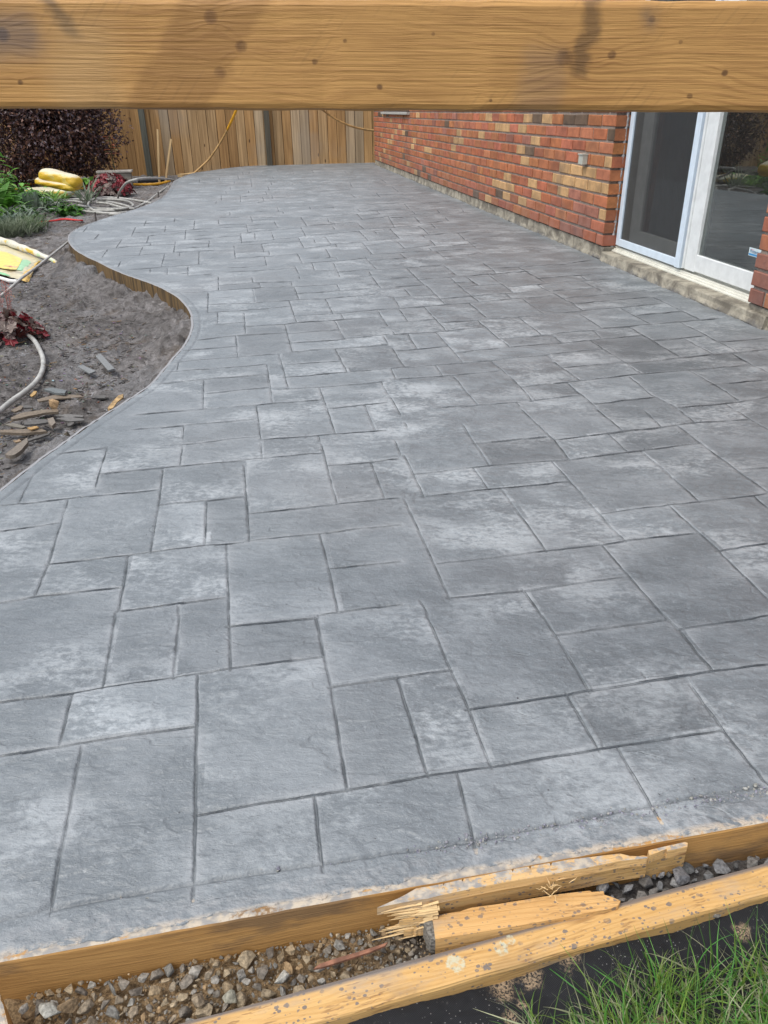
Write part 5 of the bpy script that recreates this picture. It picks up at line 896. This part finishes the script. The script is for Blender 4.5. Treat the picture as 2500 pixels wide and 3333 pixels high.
def crumbs():
    rg = np.random.default_rng(77); m = MB(); gd_ = MB()
    for i in range(1500):
        t_ = rg.uniform(.05, 1.15)**1.0; p = fa+FD*t_+FNr*(.046+abs(rg.normal())*.006*(-1 if rg.random() < .6 else 1)); s = abs(rg.normal())*.0013+.0006; s = min(s, .0045)
        if rg.random() > .12+.6*(t_ > .45): continue
        v, f = HULLS[rg.integers(16)]; m.add((v*s)@rot(rg).T+np.array([p[0], p[1], .0005]), f, (.27*rg.uniform(.8, 1.2),)*2+(.29,))
    for i in range(160):
        x = 1700+300*.7; 
        c = G(rg.normal()*70+2215, rg.normal()*75+1500, 0) if i < 70 else G(rg.uniform(300, 2400), rg.uniform(1300, 2800), 0); v, f = HULLS[rg.integers(16)]; m.add((v*rg.uniform(.0008, .0026))@rot(rg).T+c, f, (.09, .09, .10))
    tag(make('cement_crumbs', m, ROCK), 'grey cement crumbs along the near groove and scattered over the slab', 'crumbs', kind='stuff')
    # clods, bark bits and pebbles on the soil
    N = 9000; A_ = rg.uniform(math.radians(-34), math.radians(-4), N); R_ = 1.1*np.exp(rg.uniform(0, 2.1, N)); X_, Y_ = R_*np.sin(A_), R_*np.cos(A_); ok = ~inpoly(X_, Y_, poly); X_, Y_, R_ = X_[ok], Y_[ok], R_[ok]
    Z_ = -.113+.018*fbm(X_*1.3, Y_*1.3, 61, 3)+.014*fbm(X_*7, Y_*5, 63, 4)+.05*np.maximum(fbm(X_*15, Y_*11, 67, 3)-.12, 0)
    for x, y, r, z in zip(X_, Y_, R_, Z_):
        s = rg.uniform(.0015, .0055)*(1+r*.10); v, f = HULLS[rg.integers(16)]; u = rg.random(); c = (.10, .093, .09) if u < .6 else ((.20, .20, .205) if u < .93 else ((.36, .35, .33) if u < .965 else (.20, .12, .06)))
        gd_.add((v*np.array([s*rg.uniform(.8, 2.2), s, s*.6]))@np.array([[math.cos(u*9), -math.sin(u*9), 0], [math.sin(u*9), math.cos(u*9), 0], [0, 0, 1]]).T+np.array([x, y, z]), f, tuple(q*rg.uniform(.7, 1.3) for q in c))
    for i in range(5200):
        k = rg.integers(len(X_)); x, y = X_[k]+rg.normal()*.02, Y_[k]+rg.normal()*.02; r = math.hypot(x, y); a = rg.uniform(0, 3.14); d = np.array([math.cos(a), math.sin(a), rg.normal()*.15]); L_ = rg.uniform(.006, .020)*(1+.1*r); w_ = L_*rg.uniform(.10, .22); u = rg.random()
        if inpoly([x], [y], poly)[0]: continue
        c = (.045, .040, .038) if u < .5 else ((.13, .105, .085) if u < .8 else ((.27, .27, .28) if u < .95 else (.30, .19, .09))); gd_.box(np.array([x, y, Z_[k]+.004]), d, np.array([-d[1], d[0], 0]), np.array([0, 0, 1.]), L_, w_, w_*.5, c)
    tag(make('soil_clods', gd_, ROCK), 'small clods, bark bits and pebbles over the garden soil', 'soil', kind='stuff')
crumbs()

# ------------------------------------------------------------------ plants
LEAF = leafmat('leaf_surface'); STEM = plain('woody_stem', (.06, .04, .03), .8)
def bush():
    rg = np.random.default_rng(91); org = G(150, 585, -.13); org[1] = min(org[1], 12.4); org = np.array([org[0], 11.9, -.12]); c = GY(120, 395, 11.9); th = thing('purple_bush', 'big dark purple leafed bush in front of the fence at the far left', 'bush', org); m = MB()
    lobes = [(c+np.array([rg.normal()*.45, rg.normal()*.35, rg.uniform(-.45, .75)]), rg.uniform(.38, .62)) for i in range(22)]+[(GY(310, 430, 11.7), .42), (GY(290, 500, 11.7), .32), (GY(40, 500, 11.7), .45), (GY(-60, 430, 11.8), .6), (GY(180, 520, 11.7), .35), (GY(250, 380, 11.8), .5)]
    for i in range(42000):
        lc, lr = lobes[rg.integers(len(lobes))]; d = rg.normal(size=3); d /= np.linalg.norm(d); p = lc+d*lr*rg.uniform(.35, 1.0)**.6*(1+.12*rg.normal())
        if p[2] < .03 and rg.random() < .6: continue
        if p[2] < .30-.55*(p[0]+5.6) and p[0] < -5.0: continue
        dd = d+rg.normal(size=3)*.6+np.array([0, 0, .3]); u = rg.random(); col = np.array([.070, .038, .040])*rg.uniform(.5, 1.5) if u < .60 else (np.array([.19, .095, .065])*rg.uniform(.6, 1.3) if u < .88 else np.array([.13, .10, .12])*rg.uniform(.7, 1.4))
        m.leaf(p, dd, rg.normal(size=3)+np.array([0, 0, 1.2]), rg.uniform(.034, .058), rg.uniform(.018, .032), .4, tuple(col), .2, 2)
    make('foliage', m, leafmat('purple_leaf', .35, .12), th); m = MB()
    for i in range(16):
        e = c+np.array([rg.normal()*.5, rg.normal()*.3, rg.uniform(-.3, .5)]); b = org+np.array([rg.normal()*.10, rg.normal()*.08, 0]); m.tube(smooth_curve([b, b+(e-b)*.4+rg.normal(size=3)*.05, e], 5), [.018*(1-k/11*.75) for k in range(11)], 6)
    make('trunk', m, STEM, th)
bush()
def rosette(name, label, cat, pxy, n, L, W, cols, up=.7, bend=1.0, z=-.115, spread=.01, seed=1, taper=.8, fold=.3, group=None, seg=5):
    rg = np.random.default_rng(seed); o = G(*pxy, z); th = thing(name, label, cat, o, group); m = MB(); st = MB()
    for i in range(n):
        a = rg.uniform(0, 2*math.pi); e = rg.uniform(.25, 1.0)*up+.15; d = np.array([math.cos(a), math.sin(a), e*1.6]); l = L*rg.uniform(.6, 1.15); c = np.array(cols[rg.integers(len(cols))])*rg.uniform(.7, 1.3); b = o+np.array([rg.normal()*spread, rg.normal()*spread, .005])
        pl = l*.35; tip = b+d/np.linalg.norm(d)*pl; m.tube([b, tip], .0016+W*.02, 4, tuple(c*.8)); m.leaf(tip, d, (rg.normal()*.2, rg.normal()*.2, 1), l, W*rg.uniform(.7, 1.2), bend*rg.uniform(.6, 1.4), tuple(np.clip(c, 0, 1)), fold, seg, taper)
    make('foliage', m, LEAF, th); return th
GRN = [(.11, .30, .04), (.17, .40, .07), (.08, .20, .04), (.25, .46, .10)]; SIL = [(.20, .27, .19), (.28, .35, .28), (.15, .21, .15)]; DGR = [(.03, .09, .02), (.05, .14, .03), (.035, .10, .03)]
rosette('green_plant', 'broad leaved bright green plant beside the yellow bags', 'plant', c1f(650, 700), 46, .24, .085, GRN, .8, 1.3, seed=2, spread=.05)
rosette('green_plant', 'low dark green plant in front of the coiled hose', 'plant', c1f(515, 872), 46, .11, .055, DGR+GRN[:1], .8, 1.2, seed=3, spread=.03)
rosette('silver_plant', 'silvery cupped plant left of the low dark green one', 'plant', c1f(245, 868), 22, .15, .075, SIL, .9, -.9, seed=4, spread=.02)
rosette('grey_leaf_plant', 'small grey leaved plant between the silvery one and the coiled hose', 'plant', c1f(375, 880), 10, .10, .06, SIL, .6, .8, seed=5)
rosette('leafy_plant', 'leafy green plant in front of the lowest yellow bag', 'plant', c1f(290, 760), 70, .15, .045, GRN+SIL[:1], .8, 1.0, seed=6, spread=.09)
rosette('leafy_plant', 'bright grassy plant right below the lowest yellow bag', 'plant', c1f(390, 800), 60, .19, .018, [(.16, .33, .06), (.22, .36, .10)], .7, .9, seed=7, spread=.06, taper=.5)
rosette('lime_plant', 'lime green plant with rounded leaves at the left border', 'plant', c1f(60, 760), 16, .20, .085, [(.20, .40, .03), (.13, .30, .03), (.16, .24, .12)], 1.3, 1.2, seed=8, spread=.04)
rosette('long_leaf_plant', 'green plant with long strap leaves by the left border', 'plant', c1f(70, 900), 44, .22, .022, [(.12, .30, .04), (.18, .36, .08)], .8, 1.3, seed=9, spread=.03, taper=.5)
rosette('leafy_plant', 'tall leafy green plant cut by the left border', 'plant', c1f(-40, 880), 60, .26, .09, GRN, 1.4, 1.0, seed=10, spread=.08)
rosette('grey_tuft', 'feathery grey green tuft behind the torn bag', 'plant', c1f(85, 1040), 420, .16, .006, [(.19, .23, .15), (.26, .30, .22), (.14, .18, .11)], 1.0, .4, seed=11, spread=.07, taper=.4, seg=3)
rosette('grey_tuft', 'bushy grey green tuft right of the feathery one', 'plant', c1f(205, 1010), 260, .15, .008, [(.14, .20, .10), (.20, .26, .15), (.10, .15, .07)], 1.1, .6, seed=12, spread=.07, taper=.5, seg=3)
rosette('spiky_plant', 'spiky grey green plant growing through the coiled hose', 'plant', c1f(640, 815), 34, .26, .016, [(.14, .20, .12), (.19, .24, .17)], 1.6, .5, seed=13, spread=.03, taper=.45)
for k, (a, s) in enumerate((((110, 955), 14), ((160, 900), 15), ((20, 980), 16))): rosette('ground_plant', ('small scrubby plant between the long strap leaves and the grey tufts', 'small scrubby plant below the silvery plant', 'small scrubby plant at the left border beside the feathery tuft')[k], 'plant', c1f(*a), 60, .13, .02, DGR+SIL, .9, .8, seed=s, spread=.06)
# denser planting farther left, outside the picture, that the patio door mirrors
for k, (x, y, L, sd_k) in enumerate(((-4.55, 8.35, .50, 31), (-5.5, 9.6, .5, 32), (-3.95, 7.1, .42, 33))):
    rg = np.random.default_rng(sd_k); th = thing('border_plant', ('middle green border plant just outside the left of the picture, mirrored in the patio door', 'farthest green border plant outside the left of the picture', 'nearest green border plant outside the left of the picture')[k], 'plant', (x, y, -.12)); m = MB()
    for i in range(900): a = rg.uniform(0, 6.28); b = np.array([x, y, -.1])+rg.normal(size=3)*np.array([.2, .2, .30])+np.array([0, 0, .45]); b[2] = max(b[2], -.1); m.leaf(b, (math.cos(a), math.sin(a), .7), (0, 0, 1), L*rg.uniform(.3, .6), .035, 1.0, tuple(np.array(GRN[rg.integers(4)])*rg.uniform(.6, 1.1)), .3, 4)
    make('foliage', m, LEAF, th)
def clump(name, label, pxy, n, spread, hgt, L, W, cols, seed, z=-.12):
    rg = np.random.default_rng(seed); o = G(*pxy, z); th = thing(name, label, 'plant', o); m = MB(); st = MB()
    for k in range(max(6, n//14)):
        b = o+np.array([rg.normal()*spread*.4, rg.normal()*spread*.4, 0]); e = o+np.array([rg.normal()*spread, rg.normal()*spread, hgt*rg.uniform(.5, 1.1)]); c = smooth_curve([b, (b+e)/2+rg.normal(size=3)*.02, e], 5); st.tube(c, .0045, 5, (.10, .17, .05))
        for j in range(14):
            q = c[rg.integers(2, len(c))]; a = rg.uniform(0, 6.283); m.leaf(q, (math.cos(a), math.sin(a), rg.uniform(.1, .8)), (0, 0, 1), L*rg.uniform(.5, 1.2), W*rg.uniform(.7, 1.2), rg.uniform(.3, 1.5), tuple(np.array(cols[rg.integers(len(cols))])*rg.uniform(.65, 1.3)), .3, 4)
    make('leaves', m, LEAF, th); make('stems', st, LEAF, th)
clump('leafy_shrub', 'tall bright green leafy shrub at the left border in front of the bush', c1f(-60, 770), 420, .22, .50, .15, .055, GRN, 51)
clump('leafy_shrub', 'mid green leafy clump at the left border above the strap leaved plant', c1f(0, 820), 260, .16, .30, .13, .05, GRN+[(.20, .40, .04)], 52)
clump('leafy_clump', 'mixed green clump just left of the lowest yellow bag', c1f(215, 800), 200, .14, .16, .10, .035, GRN+SIL, 53)
clump('leafy_clump', 'grey green clump below the lowest yellow bag', c1f(330, 850), 160, .12, .13, .09, .03, SIL+GRN[:1], 54)
clump('leafy_clump', 'dark green clump right behind the red strap', c1f(460, 895), 90, .08, .10, .08, .045, DGR+GRN[:2], 55)
clump('leafy_clump', 'scruffy green clump left of the red strap', c1f(150, 985), 160, .12, .12, .08, .02, SIL+DGR, 56)
def heuchera(name, label, pxy, rad, n, seed, leafr, z=-.11, flowers=False, red=.55):
    rg = np.random.default_rng(seed); o = G(*pxy, z); th = thing(name, label, 'plant', o); m = MB(); st = MB()
    for i in range(n):
        a = rg.uniform(0, 6.283); rr = rad*rg.uniform(.05, 1)**.6; h = rad*.75*math.sqrt(max(0, 1-(rr/rad)**2))*rg.uniform(.55, 1.1)+.012; c = o+np.array([rr*math.cos(a), rr*math.sin(a), h]); r = leafr*rg.uniform(.65, 1.25)
        nrm = np.array([math.cos(a)*(.3+rr/rad), math.sin(a)*(.3+rr/rad), .9])+rg.normal(size=3)*.28; nrm /= np.linalg.norm(nrm); t1 = np.cross(nrm, rg.normal(size=3)); t1 /= np.linalg.norm(t1); t2 = np.cross(nrm, t1); k = 26; V_ = [c]; ph = rg.uniform(0, 6)
        for ring, rf in ((1, .55), (2, 1.0)):
            for j in range(k):
                q = 2*math.pi*j/k; ed = 1+(.13*math.cos(q*7+ph)+.05*math.cos(q*15))*(ring == 2); cut = .35 if j == 0 and ring == 2 else 1; wv = .16*math.sin(q*5+ph)*(ring == 2)+.05*math.sin(q*9); V_.append(c+(t1*math.cos(q)+t2*math.sin(q))*r*rf*ed*cut+nrm*r*(wv-.12*(1-rf)))
        F_ = [(0, 1+j, 1+(j+1) % k) for j in range(k)]+[(1+j, 1+k+j, 1+k+(j+1) % k, 1+(j+1) % k) for j in range(k)]
        u = rg.random()+.35*(math.sin(a)*.5-.2)+.1; col = np.array([.24, .020, .030])*rg.uniform(.55, 1.3) if u > red else (np.array([.21, .165, .145])*rg.uniform(.7, 1.25) if u > .12 else np.array([.11, .07, .065])*rg.uniform(.7, 1.2)); m.add(V_, F_, tuple(np.clip(col, 0, 1))); st.tube([o+np.array([0, 0, .0]), o+(c-o)*.5+rg.normal(size=3)*.004, c], .0012, 4, (.22, .06, .05))
    if flowers:
        for i in range(9):
            b = o+rg.normal(size=3)*np.array([.02, .02, 0]); e = b+np.array([-.03+rg.normal()*.02, .05+rg.normal()*.04, rad*1.5*rg.uniform(.8, 1.25)]); st.tube(smooth_curve([b, (b+e)/2+rg.normal(size=3)*.008, e], 4), .0009, 4, (.30, .12, .10))
            for j in range(14): q = e+rg.normal(size=3)*.010-np.array([0, 0, .03])*rg.random(); v, f = HULLS[j]; st.add(v*.0028+q, f, (.55, .30, .28) if rg.random() < .7 else (.55, .12, .06))
    n0 = len(m.v); m.add(st.v, st.f, (.3, .08, .06)); m.c[-len(st.f):] = st.c; make('foliage', m, leafmat(name+'_leaf', .38, .12), th)
heuchera('red_leaf_plant', 'dark red and grey coral bells plant over the thick hose at the left border', (45, 1105), .135, 85, 5, .030, flowers=True)
heuchera('red_leaf_plant', 'dark red coral bells plant by the arching hose near the fence', c1f(800, 745), .30, 330, 6, .030, red=.30)
heuchera('red_leaf_plant', 'small pinkish plant just right of the larger red one near the fence', c1f(905, 745), .11, 60, 8, .020, red=.5)
def planter():
    p = G(*c1f(845, 690), -.11); th = thing('planter_box', 'low grey planter box with a pinkish flower stem behind the red plant', 'planter', p); m = MB(); x = np.array([.97, .2, 0]); y = np.array([-.2, .97, 0])
    m.box(p+UPZ*.10, x, y, UPZ, .42, .20, .20, ch=.01); make('box', m, plain('grey_timber', (.22, .20, .17), .8, .2, 30), th); m = MB(); m.box(p+UPZ*.21, x, y, UPZ, .46, .24, .025, ch=.004); make('rim', m, plain('pale_rim', (.40, .37, .33), .7, .15, 30), th)
    rg = np.random.default_rng(4); m = MB(); b = p+UPZ*.22; m.tube([b, b+UPZ*.42], .008, 6, (.10, .09, .04))
    for i in range(22):
        a = rg.uniform(0, 6.28); h = rg.uniform(.08, .42); m.leaf(b+UPZ*h, (math.cos(a), math.sin(a), .35), UPZ, rg.uniform(.06, .11), .045, .6, ((.50, .26, .20), (.58, .20, .10), (.36, .33, .16))[rg.integers(3)], .3, 3)
    make('flower_stem', m, LEAF, th)
planter()
# ------------------------------------------------------------------ bags
def bag_mat(name, cols, seed, text=False):
    t = NT(name); P = t.tc.outputs['Object']; n1 = t.noise(t.map((1, 1, 1), (0, 0, 0), (seed, 0, 0)), 7, 3); n2 = t.noise(t.map((1, 1, 1), (0, 0, 0), (seed, 4, 0)), 11, 2)
    c = t.mix(t.rng(n1, .52, .58), cols[0], cols[1]); c = t.mix(t.rng(n2, .60, .64), c, cols[2]); fine = t.noise(P, 60, 4); g_ = t.new('ShaderNodeNewGeometry'); nz_ = t.xyz(g_.outputs['Normal'])[2]; c = t.mix(t.math('MULTIPLY', t.rng(t.math('ADD', nz_, t.math('MULTIPLY', fine, .5)), .80, 1.15), .8), c, (.66, .63, .52)); c = t.mix(t.rng(fine, .45, .7, 0, .3), c, t.mix(1.0, c, (.6, .58, .5), 'MULTIPLY')); return t.fin(c, .38, t.bump(t.noise(P, 22, 5, .6), .6, .012), .5)  # upward faces whitened: high sunlight put into the bag colour
def bag(label, a, b, rad, flat, mat, seed, z=0.0, tailcol=None):
    """stuffed plastic sack between the two end points"""
    rg = np.random.default_rng(seed); a = np.array(a); b = np.array(b); L = np.linalg.norm(b-a); x = (b-a)/L; y = np.cross(UPZ, x); y /= np.linalg.norm(y); zz = np.cross(x, y); nu, nv = 36, 28; V_ = []
    for i in range(nu+1):
        t_ = i/nu; q = max(0, 1-abs(2*t_-1)**6)**.5
        for j in range(nv):
            an = 2*math.pi*j/nv; cy = math.copysign(abs(math.cos(an))**.8, math.cos(an)); cz = math.copysign(abs(math.sin(an))**.8, math.sin(an)); wv = 1+.05*math.sin(an*3+t_*7+seed)+.03*math.sin(an*7+t_*19)
            V_.append(a+x*L*t_+y*rad*(q*.82+.18)*cy*wv+zz*(rad*flat*q*cz*wv+.004*cz)-UPZ*.02*math.sin(math.pi*t_)*0)
    F_ = [(i*nv+j, i*nv+(j+1) % nv, (i+1)*nv+(j+1) % nv, (i+1)*nv+j) for i in range(nu) for j in range(nv)]+[tuple(reversed(range(nv))), tuple(range(nu*nv, nu*nv+nv))]
    m = MB(); m.add(V_, F_); o = make('soil_bag', m, mat, smooth=True); tag(o, label, 'bag', 'stacked yellow bags'); return o
YB = ((.62, .40, .03), (.66, .46, .05), (.64, .46, .08)); YB2 = ((.66, .48, .10), (.60, .62, .50), (.25, .42, .15))
bag('lowest yellow and white printed bag, flat on the soil under two others', G(*c1f(205, 712), -.055), G(*c1f(515, 722), -.055), .15, .30, bag_mat('printed_bag', YB2, 3), 1)
bag('middle yellow bag, flattened under the topmost one', GY(*c1f(272, 632), 8.75), GY(*c1f(560, 690), 8.6), .11, .34, bag_mat('yellow_bag', YB, 5), 2)
bag('topmost plump yellow bag with its top coloured pale as if sunlit', GY(*c1f(298, 588), 8.75), GY(*c1f(578, 655), 8.6), .10, .66, bag_mat('yellow_bag_sunlit_top', ((.62, .40, .03), (.66, .46, .05), (.66, .50, .12)), 7), 3)
def torn_bag():
    k = lambda X, Y, z=-.098: G(.1326*X, 760+.1326*Y, z); o = k(400, 800, -.105); th = thing('torn_bag', 'torn empty yellow and green plastic bag lying crumpled under the grey hose', 'bag', o)
    def sheet(nm, rows, mat, th_=th, n=14, wob=.004, seed=1):
        rg = np.random.default_rng(seed); R = [smooth_curve([k(*p) for p in r], 6) for r in rows]; mm = min(len(r) for r in R); R = [r[np.linspace(0, len(r)-1, mm).astype(int)] for r in R]; A = np.array(R); full = []
        for i in range(len(A)-1):
            for q in np.linspace(0, 1, n, endpoint=False): full.append(A[i]*(1-q)+A[i+1]*q)
        full.append(A[-1]); full = np.array(full); h, w, _ = full.shape; full[..., 2] += wob*fbm(full[..., 0]*40, full[..., 1]*25, seed, 3); m = MB(); m.add(full.reshape(-1, 3), [(i*w+j, i*w+j+1, (i+1)*w+j+1, (i+1)*w+j) for i in range(h-1) for j in range(w-1)]); return make(nm, m, mat, th_, smooth=True)
    P = lambda n, c, v=.12: plain(n, c, .4, v, 30, .4, .003)
    sheet('printed_face', [[(-700, 130, -.07), (0, 240, -.06), (350, 330, -.06), (620, 440, -.065), (900, 580, -.075), (1060, 650, -.09)], [(-700, 500, -.065), (0, 600, -.06), (300, 650, -.06), (600, 720, -.065), (800, 760, -.08), (960, 730, -.095)], [(-700, 850, -.08), (0, 1010, -.08), (250, 1070, -.085), (400, 1100, -.09), (520, 1120, -.095), (640, 1150, -.098)]], P('bag_cream', (.55, .50, .34)))
    sheet('yellow_panel', [[(-700, 330, -.060), (0, 430, -.055), (200, 470, -.055), (540, 620, -.060)], [(-700, 600, -.058), (0, 660, -.055), (250, 700, -.055), (490, 740, -.063)], [(-700, 760, -.066), (0, 840, -.063), (200, 870, -.063), (400, 885, -.070)]], P('bag_yellow', (.72, .60, .14)), seed=3, wob=.002)
    sheet('green_panel', [[(545, 640, -.060), (660, 640, -.062), (760, 700, -.070)], [(490, 750, -.064), (600, 760, -.066), (690, 790, -.074)], [(410, 890, -.072), (500, 900, -.075), (560, 920, -.082)]], P('bag_green', (.28, .52, .30)), seed=3, wob=.002)
    sheet('green_stripe', [[(-700, 800, -.072), (0, 940, -.070), (230, 1010, -.075)], [(-700, 840, -.074), (0, 990, -.073), (240, 1040, -.078)]], P('bag_green_stripe', (.22, .50, .25)), seed=3, wob=.002, n=4)
    sheet('orange_gusset', [[(880, 690, -.085), (980, 660, -.085), (1075, 670, -.098)], [(600, 940, -.085), (760, 900, -.088), (880, 800, -.105)], [(480, 1120, -.092), (600, 1170, -.095), (710, 1190, -.108)]], P('bag_orange', (.62, .38, .06), .35), seed=5)
    m = MB(); P_ = smooth_curve([k(-700, 60, -.05), k(-200, 150, -.035), k(150, 200, -.03), k(420, 300, -.03), k(650, 380, -.035), k(900, 480, -.045), k(1150, 590, -.06), (k(1300, 660, -.075)), k(1420, 760, -.095)], 6); n = len(P_); m.tube(P_, [.030*(1-.62*i/n)*(1+.12*math.sin(i*.9)) for i in range(n)], 10); make('rolled_edge', m, bag_mat('bag_roll', ((.62, .62, .55), (.62, .44, .06), (.45, .60, .40)), 9), th, smooth=True)
    m = MB(); P_ = smooth_curve([k(-700, 900, -.095), k(0, 1090, -.095), k(250, 1160, -.1), k(420, 1170, -.1)], 5); m.tube(P_, [.012]*len(P_), 8); make('lower_fold', m, P('bag_white', (.66, .66, .64)), th, smooth=True)
    b0 = k(20, 800, -.043); b1 = k(330, 830, -.043); xd = (b1-b0)/np.linalg.norm(b1-b0); yd = np.cross(UPZ, xd); text_obj('lettering', 'VMA', .062, b0, xd, yd, plain('faded_pink_print', (.72, .30, .26), .5, .1), th, .001)
torn_bag()
print('objects', len(bpy.data.objects))
